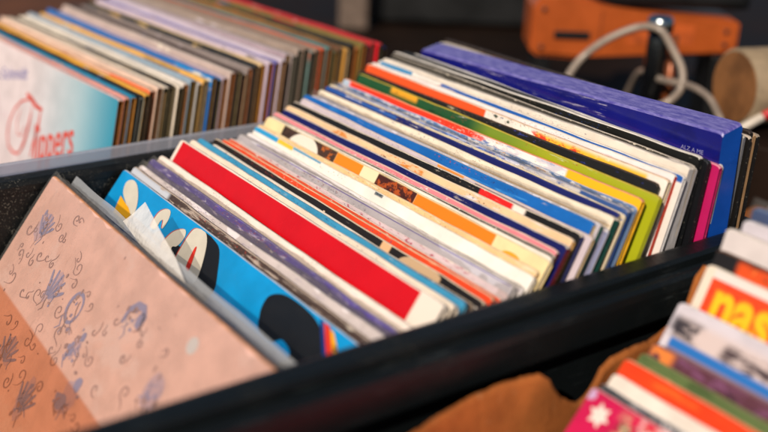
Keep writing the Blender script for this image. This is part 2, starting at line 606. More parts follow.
bm = bmesh.new(); box(bm, .552, .5555, -.34, .30, -.292, -.03); kpart('side_wall', bm)
bm = bmesh.new(); box(bm, .2056, .5519, .2965, .300, -.292, .0); kpart('end_wall', bm)
bm = bmesh.new(); box(bm, .2056, .5519, -.340, -.3365, -.292, -.04); kpart('end_wall', bm)
bm = bmesh.new(); box(bm, .2015, .5555, -.340, .300, -.2995, -.2925); kpart('base', bm)

# ------------------------------------------------------------------ middle row
ZY = [-.10, -.04, -.02, 0, .045, .068, .078, .105, .133, .17, .186, .205, .24]
ZZ = [-.011, -.016, -.013, -.003, -.005, -.001, .005, .017, .025, .036, .043, .050, .058]
FL = -.2655


def lean(y):
    z = interp(y, ZY, ZZ)
    return math.degrees(math.acos(min(.9985, (z + .263) / .315)))


GM = 'records in the black middle crate'


def mid(y, label, dz=0.0, th=None, x0=-0.002, **kw):
    th = lean(y) if th is None else th
    z = interp(y, ZY, ZZ) + dz
    kw.setdefault('group', GM)
    jq = random.Random(int(y * 9e5) + 3)
    pr_ = []
    for k_ in range(2):
        xa = jq.uniform(-150, 60); hc = jq.choice(('3A3230', 'F4ECE0', '5A4A6A', 'B0402A', '2A3F7A', '8A7A6A'))
        pr_.append(('n', jq.uniform(1.2, 3.0), jq.uniform(.7, 1.3), .585, hc, xa, xa + jq.uniform(30, 90), jq.uniform(.8, 1.6), jq.uniform(2.6, 5.5), .4))
    pr_.append(('n', jq.uniform(25, 60), jq.uniform(2, 6), .645, jq.choice(('E9DECE', 'CFC6C2', 'F3EADC')), -160, 160, 0, jq.uniform(1.5, 4)))
    if not kw.get('still', False): kw['ops'] = tuple(kw.get('ops', ())) + tuple(pr_)
    if kw.pop('still', False):
        return sleeve('record_sleeve', label, x0, y, z, th, z0=FL, **kw)
    jr = random.Random(int(y * 1e5))
    kw.setdefault('yaw', jr.uniform(-.28, .28))
    kw.setdefault('roll', jr.uniform(-.45, .45))
    return sleeve('record_sleeve', label, x0 + jr.uniform(-.0022, .0012), y, z + jr.uniform(-.0016, .0014), th + jr.uniform(-.25, .25), z0=FL + .0012, **kw)


# --- 1 pink shell-patterned sleeve
def spiral(cx, cd, r, turns=1.4, a0=0.0, sgn=1, wd=0.7, tail=0):
    pts = []
    n = 26
    for k in range(n + 1):
        q = k / n
        rr = r * (1 - 0.85 * q)
        a = a0 + sgn * turns * 2 * math.pi * q
        pts.append((cx + rr * math.cos(a), cd + rr * math.sin(a)))
    if tail:
        x, d = pts[0]
        tx, td = -math.sin(a0) * sgn, math.cos(a0) * sgn
        pts = [(x - tx * tail * (1 - j / 5) + 0.18 * tail * math.sin(j / 5 * 3.1), d - td * tail * (1 - j / 5)) for j in range(5)] + pts
    return ribbon(pts, wd)


def ribbon(pts, wd):
    L = []
    n = len(pts)
    out = []
    for i in range(n):
        a = pts[max(0, i - 1)]; b = pts[min(n - 1, i + 1)]
        dx, dd = b[0] - a[0], b[1] - a[1]
        l = math.hypot(dx, dd) or 1
        wv = wd * (0.35 + 0.65 * math.sin(math.pi * min(1, max(0, (i + .5) / n)))) / 2
        out.append(((pts[i][0] - dd / l * wv, pts[i][1] + dx / l * wv), (pts[i][0] + dd / l * wv, pts[i][1] - dx / l * wv)))
    for a, b in zip(out, out[1:]):
        L.append([a[0], b[0], b[1], a[1]])
    return L


def blob(cx, cd, rx, rd, n=22, rough=0.25, seed=0, a=0.0):
    pts = []
    for k in range(n):
        t_ = 2 * math.pi * k / n
        r = 1 + rough * mnoise.noise(Vector((math.cos(t_) * 1.6, math.sin(t_) * 1.6, seed)))* 1.6
        x, d = rx * r * math.cos(t_), rd * r * math.sin(t_)
        pts.append((cx + x * math.cos(a) - d * math.sin(a), cd + x * math.sin(a) + d * math.cos(a)))
    return pts


def fan(cx, cd, r, a0, a1, n=6, wd=1.6):
    o = []
    for k in range(n):
        a = a0 + (a1 - a0) * k / (n - 1)
        o += ribbon([(cx + r * q * math.cos(a), cd + r * q * math.sin(a)) for q in (0.12, .4, .7, .9, 1.0)], wd)
    return o


dark, mid_, pale = [], [], []
rs = random.Random(5)
for cx, cd in ((-129, 31), (-73, 54), (-37, 54), (-14, 68), (27, 30), (9, 91), (-31, 115), (-80, 105), (77, 52), (-95, 140), (40, 130)):
    for k in range(9):
        a = rs.uniform(0, 6.28); r = rs.uniform(3, 13)
        (dark if k % 3 else mid_).append(blob(cx + r * math.cos(a), cd + 1.15 * r * math.sin(a), rs.uniform(.6, 2.0), rs.uniform(.6, 2.2), 10, .4, rs.random() * 30))
    for k in range(5):
        a = rs.uniform(0, 6.28); r = rs.uniform(4, 9)
        x, d = cx + r * math.cos(a), cd + r * math.sin(a)
        (dark if k % 2 else mid_).extend(ribbon([(x, d), (x + rs.uniform(-3, 3), d + rs.uniform(1, 4)), (x + rs.uniform(-4, 4), d + rs.uniform(4, 8)), (x + rs.uniform(-5, 5), d + rs.uniform(7, 12))], rs.uniform(.5, 1.3)))
for k in range(24):
    dark.append(blob(rs.uniform(-155, 90), rs.uniform(8, 150), rs.uniform(.4, .9), rs.uniform(.4, 1.1), 8, .3, rs.random() * 30))
# shells, hands and figures
pale += [blob(-129, 31, 8, 11, 22, .25, 1, .4), blob(-73, 54, 6.5, 11, 22, .3, 2, .3), blob(-13, 69, 5, 8, 20, .3, 4), blob(9, 91, 9, 10, 22, .35, 5),
         blob(-31, 115, 8, 12, 22, .35, 6), blob(-80, 105, 8, 10, 20, .4, 7), blob(77, 52, 9, 10, 22, .15, 8), blob(-95, 140, 9, 11, 20, .4, 9), blob(40, 130, 9, 12, 20, .3, 10)]
mid_ += fan(-127, 38, 17, -2.3, -0.7, 6, 2.2) + fan(-74, 63, 20, -2.1, -0.6, 5, 2.6) + fan(-31, 124, 20, -2.2, -0.8, 6, 2.4) + fan(-80, 112, 18, -2.4, -0.5, 6, 2.2)
mid_ += ribbon([(-37 + 8 * math.cos(a * .35), 53 + 9.5 * math.sin(a * .35)) for a in range(19)], 3.2)         # ring
mid_ += ribbon([(16, 38), (17, 29), (22, 24), (29, 23), (34, 27), (35, 33)], 5.0) + [blob(32, 30, 4, 5, 14, .3, 12)]
mid_ += [blob(12, 82, 4, 4.5, 16, .2, 13), blob(5, 97, 7, 5, 16, .4, 14), blob(-16, 72, 4, 4, 14, .4, 15), blob(-10, 61, 2.4, 3.5, 12, .3, 16)]
for cx, cd, r, a0, s in ((-144, 39, 4, 0, 1), (-112, 24, 4, 2, -1), (-108, 44, 4.5, 1, 1), (-118, 55, 4, 3, -1), (-100, 30, 3.2, 0, 1), (-96, 14, 3.5, 2, 1), (-92, 47, 4, 4, -1), (-88, 66, 4, 1, 1),
                         (-56, 33, 4, 2, -1), (-52, 62, 4.2, 0, 1), (-60, 77, 4, 3, 1), (-50, 43, 3, 5, 1), (-24, 44, 3.5, 1, -1), (-38, 69, 4, 2, 1), (-26, 84, 4, 4, -1), (0, 52, 3.5, 0, 1),
                         (-20, 100, 4, 3, 1), (8, 70, 3.5, 2, -1), (12, 42, 3.8, 1, 1), (46, 36, 3, 3, -1), (40, 52, 3, 0, 1), (54, 62, 3.6, 2, 1), (70, 33, 3, 1, -1), (-64, 92, 4.2, 5, 1), (-104, 74, 4.2, 1, 1),
                         (-126, 72, 4, 2, -1), (-48, 104, 4.5, 1, -1), (-58, 118, 4, 0, 1), (-134, 54, 3.4, 0, -1), (-98, 92, 4, 4, 1), (30, 76, 3.6, 2, 1), (34, 100, 4, 1, -1)):
    rq = rs.uniform(.75, 1.3)
    dark += spiral(cx + rs.uniform(-3, 3), cd + rs.uniform(-3, 3), r * rq, rs.uniform(.75, 1.35), a0 + rs.uniform(-.8, .8), s, rs.uniform(.7, 1.2), r * rs.uniform(.8, 2.6))
    if rs.random() < .5:
        dark += spiral(cx + s * r * 2.1, cd - r * .8, r * .7, .9, a0 + 3.1, -s, .8, r * 1.3)
p_root, p_h, p_t = mid(-.092, 'pink record sleeve printed with mauve shells and curls, frontmost in the crate', still=True, t=.0042, base='E8BBB0', edge='C98A62', end='D79A78',
    ops=(('r', -157, 157, -1, 1.4, 'D9A07E', .4), ('n', 60, 40, .55, 'EAC4BC', -160, 160, 0, 300, 4)),
    decals=((pale, 'C8A8B2'), (mid_, '9A92B4'), (dark, 'AC8886')), bow=0, tw=.0004, wear=.25, openr=False, rough=.3, coat=.3, plastic=.002)
bm = bmesh.new()
lathe(bm, [(.0048, 0), (.0048, .0003)], 28, Matrix.Translation((.086, -.0021, p_h - .0195)) @ Matrix.Rotation(R(90), 4, 'X'))
st = mobj('price_sticker', bm, plain('pale_sticker', 'D8D2D4', .4, .05), p_root)

# empty plastic outer sleeve standing behind the pink one, with a torn corner
root = empty('loose_plastic_sleeve', (0, -.262, -.262), (R(-37.0), 0, R(0)))
tag(root, 'crumpled clear plastic sleeve with a torn white corner sticking up behind the pink sleeve', 'plastic sleeve')
bm = bmesh.new()
n = 36
for off in (0.0,):
    g = []
    for i in range(n + 1):
        x = -.160 + .314 * i / n
        row = []
        for z in (0, .16, .25, .285, .302, .309):
            row.append(bm.verts.new((x, off + .0012 * wob(x, 60 + z * 30 + off * 900, 22) * z / .3, z - .0035 * abs(wob(x, 80 + off * 500, 10)) * (z > .29))))
        g.append(row)
    for a, b in zip(g, g[1:]):
        for k in range(5): bm.faces.new((a[k], b[k], b[k + 1], a[k + 1]))
mobj('plastic_sheet', bm, MILKY, root, smooth=True)
bm = bmesh.new()
fl = [(-.069, .306), (-.0605, .313), (-.058, .3245), (-.0205, .3165), (.006, .3095), (.031, .3025), (-.022, .3000)]
ctr = bm.verts.new((-.040, -.0030, .307))
vs = [bm.verts.new((x, -.0012 - .002 * (i % 2), z)) for i, (x, z) in enumerate(fl)]
for i in range(7): bm.faces.new((vs[i], vs[(i + 1) % 7], ctr))
mobj('torn_corner', bm, FLAPM, root)

# --- 2 blue sleeve with big slanted letters
def rounded(p, n=5):
    o = []
    L = len(p)
    for i in range(L):
        p0, p1, p2, p3 = (Vector(p[(i + k) % L]) for k in (-1, 0, 1, 2))
        for k in range(n):
            t = k / n
            q = 0.5 * ((2 * p1) + (p2 - p0) * t + (2 * p0 - 5 * p1 + 4 * p2 - p3) * t * t + (3 * p1 - p0 - 3 * p2 + p3) * t ** 3)
            o.append((q.x, max(1.6, q.y)))
    return o


yel = [[(-140, 17), (-134, 18), (-129, 19), (-122, 20), (-114, 23), (-112, 34), (-136, 30)]]
l1 = [rounded([(-144, 7), (-138, 3), (-129, 4), (-119, 10), (-112, 18), (-112, 25), (-128, 19), (-140, 14)])]
l2 = [rounded([(-84, 20), (-85, 11), (-81, 6), (-75, 4), (-71, 6), (-69, 12), (-70, 17), (-73, 14), (-75, 12), (-77, 14), (-77, 20)])]
l3 = [rounded([(-60, 24), (-58, 16), (-53, 11), (-46, 8), (-42, 11), (-42, 16), (-44, 20), (-48, 22), (-46, 27), (-54, 30)])]
l4 = [rounded([(-36, 30), (-39, 15), (-38, 5), (-32, 2), (-23, 2), (-14, 10), (-5, 27), (-10, 34), (-24, 34)])]
l4r = [rounded([(-22, 26), (-25, 15), (-24, 12), (-21, 17), (-17, 27)], 3)]
sil1 = [rounded([(-27, 2.0), (-14, 2.0), (-2, 5), (9, 16), (16, 26), (12, 36), (-8, 36), (-18, 20)]), rounded([(-50, 26), (-44, 19), (-36, 21), (-36, 32)])]
sil2 = [[(x + 10, d) for x, d in rounded([(53, 15), (54, 8), (64, 3), (80, 1.8), (97, 3), (110, 8), (119, 18), (119, 34), (100, 45), (90, 38), (96, 27), (84, 23), (76, 28), (62, 27), (56, 21)], 4)]]
shade = [[(x - 1.3, d + .1) for x, d in p] for p in l2 + l3 + l4]
l1r = []
st1 = [[(x + 13, d) for x, d in p] for p in [[(98, 1.6), (101, 1.6), (124, 20), (120, 20)]]]
st2 = [[(x + 13, d) for x, d in p] for p in [[(102, 1.6), (108, 1.6), (133, 22), (126, 22)]]]
st3 = [[(x + 13, d) for x, d in p] for p in [[(108, 2.6), (113, 3), (124, 10), (119, 11)], [(117, 8), (121, 8), (134, 18), (130, 20)]]]
mid(-.0405, 'bright blue record sleeve with slanted white letters and black head silhouettes', still=True, t=.0034, base='0B96DA', edge='C8CEDA', end='2A63B4',
    decals=((sil1 + sil2, '16181C'), (l1r + shade, 'B8483A'), (l1 + l2 + l3 + l4, 'D6D0C2'), (yel + st3, 'F2B01E'), (l4r + st2, 'D8321F'), (st1, '16307A')), bow=0, tw=.0004, wear=.25, rough=.25, coat=.4)
# --- 3..
mid(-.0335, 'dark brown record with a torn flecked top edge, just behind the bright blue sleeve', dz=.001, t=.003, base='4A3A34', edge='C9B6A6', end='9A8A80',
    ops=(('r', -160, -95, 0, 20, 'C9CEDA', 3), ('n', 22, 2.2, .54, 'B9A89C', -110, 160, 0, 9), ('n', 3, 1.4, .64, 'E4D8CC', -110, 160, 0, 9)), wear=.7)
mid(-.0265, 'white record in a crinkled clear cover between the brown and the violet edges', t=.003, base='E9E0E4', edge='F0E8EA', end='D5CCD6', ops=(('n', 20, 3, .6, '8E86B8', -160, 160, 0, 8),), plastic=.003, wear=.4)
mid(-.0195, 'violet record edge in crinkled plastic, in front of the red sleeve', t=.003, base='54458F', edge='8378B4', end='B9AECA', ops=(('n', 26, 4, .58, 'B8ADD6', -160, 160, 0, 9), ('n', 8, 2, .62, 'F2ECEE', -160, 160, 0, 6)), plastic=.002, wear=.6)
mid(-.0125, 'creamy white record edge touching the lower side of the red sleeve', t=.003, base='F2E4DA', edge='F4E8DC', end='E6D6CA', ops=(('n', 22, 3, .62, 'C8BDD2', -160, 160, 0, 8),), wear=.3)
mid(.0045, 'large plain red record sleeve with a thin white border', dz=.003, still=True, t=.0042, base='D00A18', edge='F3E8DC', end='EBDFD2', tw=.0003, bow=.0003,
    ops=(('r', -160, -153.5, -2, 90, 'F1E5DA'), ('r', 138, 160, -2, 90, 'EFE2D6', .6), ('r', -160, 160, -2, 1.2, 'F1E5DA')), wear=.3, grain=.05, rough=.3)
mid(.0125, 'thick cream record sleeve directly behind the large red one', dz=.0022, t=.0048, base='EFE0CE', edge='F5EADD', end='E2D6C8', ops=(('n', 90, 6, .6, 'E3D2BE', -160, 160, 0, 20),), wear=.2)
mid(.0195, 'thin light blue record edge between the cream and the black and tan sleeves', dz=.0005, t=.0026, base='3D93BE', edge='4A9CC4', end='5BA3C4', wear=.4)
mid(.0325, 'black record sleeve with tan figures near its right end', t=.0032, base='241E1B', edge='EFD9BE', end='4A3B30',
    ops=(('r', 64, 73, 0, 14, 'E7B98C', .8), ('e', 104, 7, 21, 8, 'C9A986'), ('e', -79, 7.5, 2, 1.6, 'F0E0D0'), ('r', 0, 2, 4, 9, 'EAD2BA'), ('r', 0, 8, 7.5, 9.5, 'EAD2BA'), ('r', 121, 150, 0, 20, '1E1A18', 1)), wear=.3)
mid(.0395, 'orange red record with a pale rubbed edge behind the black and tan sleeve', t=.003, base='E4491F', edge='F0C9A4', end='D8502C', ops=(('n', 30, 4, .62, 'F3A06E', -160, 160, 0, 8),), wear=.5)
mid(.0445, 'second thin orange red record, flecked with white along the top', t=.0026, base='D9532E', edge='EBD8CC', end='E25032', ops=(('n', 9, 2, .58, 'F3E3DA', -160, 160, 0, 5),), wear=1.0)
mid(.0540, 'pale grey lavender record with rows of tiny dark print', dz=-.001, t=.0034, base='C9C4CE', edge='E8E3E4', end='D8D2D4',
    ops=(('n', 2.2, 1.1, .57, '77717E', -100, 20, 2.4, 5.2, .4), ('r', -130, 157, 1.0, 1.7, '6E63A8', .3), ('n', 14, 3, .6, 'EDE8EA', -160, 160, 4, 12)), wear=.4, plastic=.0015)
mid(.0605, 'white record with a long grey line in front of the blue cornered one', dz=-.001, t=.0032, base='E9E4E6', edge='F2ECE6', end='F0E8DE', ops=(('r', -150, 157, 2.5, 3.1, 'A8A0B8', .3),), wear=.3)
mid(.0668, 'white record with sky blue and yellow tabs on its left corner', dz=.001, t=.003, base='F3EEE6', edge='F4EADA', end='F2E6D4',
    ops=(('r', -160, -122, -1, 4.2, '2F9FD8', .5), ('r', -122, -100, -1, 4.0, 'F0C63C', .5), ('r', -100, -62, -1, 2.6, '4A9CC6', .6), ('r', 5, 14, 0, 3, '4A5560', .8)), wear=.3)
mid(.0710, 'buff record sleeve with a rubbed edge before the orange and brown photo sleeve', t=.0026, base='EBC48E', edge='F0D6AE', end='D8B284', ops=(('n', 16, 3, .55, 'F3DDBC', -160, 160, 0, 6),), wear=.8)
mid(.0780, 'cream sleeve with orange panels, brown photos and a white disc', dz=.0025, still=True, t=.0038, base='F2DCA8', edge='F0DDB4', end='EBD39A',
    ops=(('r', -131, -57, 0.4, 60, '4A3428', 1.0), ('n', 10, 7, .5, '2A1D18', -131, -80, 0, 60), ('n', 6, 5, .54, 'C96A24', -84, -57, 0, 60, 6), ('e', -98, 13, 21, 13, 'EFE6D8'), ('r', -57, -25, 0.8, 60, 'EE8A1C', .5), ('r', -25, -7, 0, 60, 'F4E6BE', .5),
         ('r', -7, 36, 0.6, 60, '4A2118', .8), ('n', 7, 6, .52, 'B4521C', -5, 36, 0, 60), ('n', 5, 6, .60, '200F0C', -7, 30, 0, 60), ('r', 36, 113, 0.8, 60, 'F3831A', .8), ('n', 14, 8, .62, 'E06A12', 36, 60, 1, 60), ('e', 130, 9, 8, 3, 'F0A62A')), wear=.35, rough=.3)
mid(.0805, 'thin white record edge behind the orange and brown photo sleeve', dz=.001, t=.0022, base='EFE4D8', edge='F4EADC', end='DCCFC0', wear=.5)
mid(.0828, 'thin black record edge between the white edge and the salmon pink one', dz=.0005, t=.0022, base='2A2422', edge='D8C8B8', end='6E4A40', wear=1.0)
mid(.0862, 'salmon pink record with flecked print, in front of the navy one', t=.003, base='E48690', edge='F0CFC4', end='4A1820', ops=(('n', 4, 2, .58, 'F6DED8', -60, 60, 0, 6), ('n', 5, 2, .66, '4A2A3A', -60, 40, 0, 6)), wear=.6, openr=False)
mid(.0918, 'navy record sleeve with a scuffed upper edge', t=.0034, base='17195C', edge='D8CFC8', end='6E2028', ops=(('n', 5, 2.5, .66, '8A6A9A', -40, 120, 1, 8),), wear=.7, openr=False)
mid(.0970, 'peach record sleeve with orange brown figures', t=.003, base='EFC79C', edge='F3DCC0', end='D9A866', ops=(('n', 16, 7, .5, 'D88638', -90, 20, 0, 12), ('n', 8, 5, .6, '6E3A22', -80, 10, 0, 12), ('n', 30, 5, .55, 'E2DCE4', 40, 160, 0, 12)), wear=.5)
mid(.1022, 'black record edge with a red sticker towards its right end', t=.0032, base='1B1816', edge='E4D6C6', end='1F2A66',
    ops=(('r', 70, 101, -1, 7, 'E0231F', 1.0), ('r', 101, 112, -1, 7, 'F2E6DC', 1.5), ('n', 22, 3, .64, '6A5A50', -160, 160, 3, 9)), wear=.5, openr=False)
mid(.1070, 'pale lavender record edge with an orange blotch, in front of the royal blue one', t=.0028, base='CDBFC8', edge='E4D2C8', end='C9B08C', ops=(('e', 30, 1, 14, 4.5, 'E8913C'), ('n', 3, 1.2, .6, '8A7F90', -100, 150, 1, 4), ('r', 55, 150, 1.5, 3, '5A3A34', .6)), wear=.5)
mid(.1130, 'royal blue record sleeve with a clean bright face', t=.003, base='1765B8', edge='2F7AC8', end='C9B898', ops=(('n', 40, 4, .62, '3F8FD8', -160, 160, 0, 8),), wear=.25)
mid(.1172, 'silvery lavender record wrapped in shiny plastic behind the royal blue one', t=.0028, base='D6D2E2', edge='ECE8EE', end='1B6A5C', ops=(('n', 20, 3, .58, '8E93C4', -160, 160, 0, 6),), plastic=.003, wear=.3, openr=False)
mid(.1250, 'thick ivory record with a tan pencil line, in front of the midnight blue edge', dz=.001, t=.0056, base='F1E4CF', edge='F2E6D2', end='1E5A50', ops=(('r', -140, 157, 5.2, 5.9, 'C9A878', .4), ('n', 30, 2, .6, 'E8D3AE', -160, 160, 3, 12)), wear=.25, openr=False)
mid(.1312, 'midnight blue record edge in front of the painted sky sleeve', t=.0026, base='181C5E', edge='23307A', end='C4B49C', ops=(('r', -160, -60, 0, 3, '2D62B4', 2),), wear=.3)
mid(.1375, 'painted sleeve of a clouded blue and gold sky with a cobalt corner', t=.0034, base='A9B2D0', edge='B9BEDA', end='1450A4', openr=False,
    ops=(('n', 14, 4, .42, '3468BE', -160, 125, 0, 40), ('n', 16, 3, .55, 'F4F0F0', -120, 125, 0, 40), ('n', 20, 4, .44, 'F8F4F0', 10, 125, 0, 40, 8), ('n', 9, 3, .60, 'D8A256', 20, 125, 0, 40), ('n', 12, 4, .63, '2E3F86', -160, 100, 0, 40), ('n', 12, 8, .42, 'F6F0EC', 78, 118, 0, 11, 4),  # white is cloud print plus painted plastic glare on the right
         ('r', 119, 160, -1, 90, '0F56AC', 1.0), ('r', 88, 143, 8, 11.5, '2F9FD6', 1.4), ('r', 100, 121, 3.5, 7, '4A4634', 1)), wear=.4, plastic=.002, coat=.5)
mid(.1490, 'scarlet record sleeve with plastic glare painted pale over its right side', t=.0034, base='F73A17', edge='F2A276', end='F0B41C',
    ops=(('r', -160, -148, -1, 30, 'B9CCE0', 2), ('g', 5, 40, 'D9D2DC'), ('n', 18, 4, .42, 'FAF6F2', 8, 120, 0, 30, 5), ('n', 12, 3, .58, '5E7CB8', 0, 110, 1, 30, 5), ('n', 9, 3, .62, 'E0A04A', 20, 110, 0, 30, 4), ('r', 96, 160, -1, 60, 'F8BC16', 1.5), ('n', 24, 5, .6, 'FF5A24', -150, 0, 0, 40)), wear=.4, coat=.2)  # pale gradient and white noise paint the crinkled plastic's glare
mid(.1600, 'sleeve that runs from dark green on the left to lime on the right', t=.0034, base='1E5228', edge='C9B344', end='C9CC2C', openr=False,
    ops=(('g', -20, 10, '7C9424'), ('g', 20, 70, 'A9AE1A'), ('r', -112, -78, -1, 5, 'F2A91C', 2), ('r', 93, 136, 8.5, 80, 'F9BC14', .8), ('n', 10, 4, .6, '173A20', -150, -20, 0, 20)), wear=.35, coat=.3)
mid(.1648, 'thin black record with small coloured print behind the green and lime sleeve', t=.0026, base='1C1916', edge='4A3A30', end='3A3A34', ops=(('n', 9, 3, .62, '2F3F9A', 0, 160, 0, 5), ('n', 12, 3, .62, 'B9A88A', -160, 20, 0, 5)), wear=.4)
mid(.1715, 'record sleeve with an orange left half and dark elephants on white', t=.0036, base='F4EAE0', edge='EFCFB4', end='D4C2A6',
    ops=(('r', -160, -8, -1, 30, 'EA5720', 1.2), ('n', 7, 5, .56, '31402A', -6, 46, 0.8, 6, .8), ('r', 44, 142, 2, 40, 'F6C23A', 2), ('n', 12, 7, .54, 'E4452A', 40, 110, 2.4, 20), ('n', 8, 4, .6, 'F7E8C8', 60, 120, 0, 20)), wear=.4)
mid(.1765, 'white record with a faint pink tint in front of the cobalt striped one', t=.003, base='F0E6E6', edge='F2EAE4', end='C8371C', ops=(('n', 30, 3, .6, 'E4C4C8', -160, 160, 0, 6),), wear=.3, openr=False)
mid(.1800, 'record with a broken cobalt stripe along its top edge', t=.0028, base='EDE6E0', edge='F0E8E0', end='E4E2E6', ops=(('r', -155, -112, -1, 5, '3A8ABF', .8), ('r', -76, 157, -1, 5, '1C5CB0', .8)), wear=.2)
mid(.1870, 'thick ivory box sleeve with a grey right end, in front of the black ones', t=.0085, base='EFE3D5', edge='F1E7DB', end='C9C6C8', openr=False, ops=(('n', 40, 4, .6, 'DFD2C4', -160, 160, 0, 12),), wear=.25)
mid(.1985, 'black record sleeve with a worn silver top edge', dz=-.001, t=.004, base='1A1916', edge='EDE6DE', end='101418', wear=.6, openr=False, ops=(('n', 12, 3, .66, '55504A', -160, 160, 0, 6),))
mid(.2035, 'glossy black record standing between the worn black sleeve and the magenta one', dz=-.004, t=.0038, base='14151A', edge='262A30', end='10161C', wear=.5, openr=False, coat=.5)
mid(.2085, 'magenta record sleeve peeking out at the right beside the navy box set', dz=-.007, x0=.002, t=.003, base='C21E66', edge='E890A8', end='A81C5C', wear=.3, th=6)
mid(.2122, 'white record tucked between the magenta sleeve and the navy box set', dz=-.009, x0=.001, t=.0026, base='E0DEE0', edge='E8E4E0', end='C9CCD2', wear=.3, th=5)

# thin singles and card inserts standing between the sleeves
for y, dz, x0, b, e, lab, ops in (
        (.0082, -.001, -.004, 'D8C8B4', 'E6D8C4', 'very thin beige card edge right behind the large red sleeve', ()),
        (.0248, -.0015, -.001, '5A4A40', 'C9B8A4', 'thin brown card insert between the light blue edge and the black and tan sleeve', ()),
        (.0285, .0005, -.003, 'E6DCD2', 'EFE4D8', 'thin white insert in front of the black and tan sleeve', (('n', 6, 1.5, .6, '7A6A8A', -160, 160, 0, 5),)),
        (.0492, .0008, -.002, 'D8C2C6', 'E4D4D2', 'thin pinkish insert with specks in front of the grey lavender record', (('n', 5, 2, .56, 'B0485A', -120, 130, 0, 5),)),
        (.0577, .0006, -.004, '9A96B4', 'C8C2D0', 'thin slate violet insert behind the grey lavender record', ()),
        (.0640, -.001, -.001, 'E8D8BE', 'F0E2CC', 'thin cream insert with a faint tan line near the blue cornered record', (('r', -150, 150, 1.5, 2.2, 'B08A5A', .3),)),
        (.0998, .0012, -.003, 'EFE2D2', 'F2E8DC', 'thin white insert in front of the black record with a red sticker', ()),
        (.1102, .0008, -.002, '8A5A4A', 'DCC4B4', 'thin reddish brown insert in front of the royal blue record', (('n', 8, 2, .52, 'E4CFC4', -160, 160, 0, 4),)),
        (.1205, .0004, -.003, '8E92B8', 'D0CEDC', 'thin greyish blue insert in front of the ivory record with the tan line', (('n', 14, 2, .55, 'E8E4EA', -160, 160, 0, 4),)),
        (.1345, .0006, -.002, 'D4C4A8', 'E4D8C4', 'thin straw coloured insert before the painted sky sleeve', (('n', 9, 2, .55, '5A74AE', -160, 160, 0, 5),)),
        (.1432, -.0006, -.002, '4E78B4', 'B8C4DC', 'thin sky blue insert before the scarlet record', (('n', 9, 2.5, .5, 'E8E8F0', -160, 160, 0, 6), ('n', 12, 3, .6, 'D89A4A', -160, 160, 0, 6))),
        (.1932, .0005, -.003, '3A3630', 'C9BEB2', 'thin charcoal insert before the worn black record', ())):
    mid(y, lab, dz=dz - .0026, x0=x0, t=.0014, base=b, edge=e, end=e, ops=ops, wear=.8, openr=False)

# navy box set
bx = empty('box_set', (.0135, .2135, FL + .0083), (R(-2.5), R(-2.9), R(-2.0)))
tag(bx, 'thick navy blue box set with sky sheen painted lavender on its top edge, tallest in the black crate', 'box set')
BH, BT = .3150, .0175
bm = bmesh.new()
pr = [(-BT / 2, 0), (-BT / 2, BH - .0062), (-BT / 2 + .0010, BH - .0046), (BT / 2 - .0012, BH - .0002), (BT / 2, BH - .0018), (BT / 2, 0)]
xs = [-.158, -.1568, -.154] + [-.15 + .3 * k / 20 for k in range(21)] + [.154, .1568, .158]
rings = []
for x in xs:
    e = .0016 if abs(x) > .1575 else (.0004 if abs(x) > .156 else 0)
    rings.append([bm.verts.new((x, y + (.0006 * wob(x, 4, 10)), z - (e if z > .2 else 0) + (.0004 * wob(x, 9, 26) if z > .2 else 0))) for y, z in pr])
for a, b in zip(rings, rings[1:]):
    for k in range(6):
        f = bm.faces.new((a[k], b[k], b[(k + 1) % 6], a[(k + 1) % 6])); f.material_index = (0, 0, 1, 1, 0, 0)[k]
        if k == 1: f.material_index = 1
bm.faces.new(rings[0]); f = bm.faces.new(list(reversed(rings[-1]))); f.material_index = 2
for pl in text_polys('ALZ A ME', .0038, 0, 0, 1.1):
    vs = [bm.verts.new((.128 + x, -BT / 2 - .0010, BH - .0215 + z)) for x, z in pl]
    f = bm.faces.new(vs); f.material_index = 3
    f.normal_update()
    if f.normal.y > 0: f.normal_flip()
lidm = NT('sky_sheen_wrap')
v = lidm.obj()
mp = lidm.n('ShaderNodeMapping'); lidm.set(mp.inputs[0], v); mp.inputs['Rotation'].default_value = (0, 0, .35); mp.inputs['Scale'].default_value = (.5, 3, 1)
nz = lidm.noise(mp.outputs[0], 190, 7, .7)
lidm.set(lidm.b.inputs['Base Color'], lidm.mix(lidm.step(nz, .35, .68), lin('524CA2'), lin('8C86CA')))  # streaky lavender paints the sky reflected in the wrap
lidm.b.inputs['Roughness'].default_value = .3
lidm.b.inputs['Coat Weight'].default_value = .4
mobj('box', bm, [art_mat(BH, '14187A', (('n', 50, 30, .58, '10146A', -160, 160, 0, 120, 4), ('n', 30, 1.6, .6, 'C9C4E0', -100, 60, 0, 60, 1)), .22, .35, .5), lidm.m,
                 art_mat(BH, '1450B4', (('n', 8, 60, .6, '0F3F9A', 100, 200, 0, 300, 2),), .25, .2, .4), plain('white_print', '8C90C4', .5)], bx)

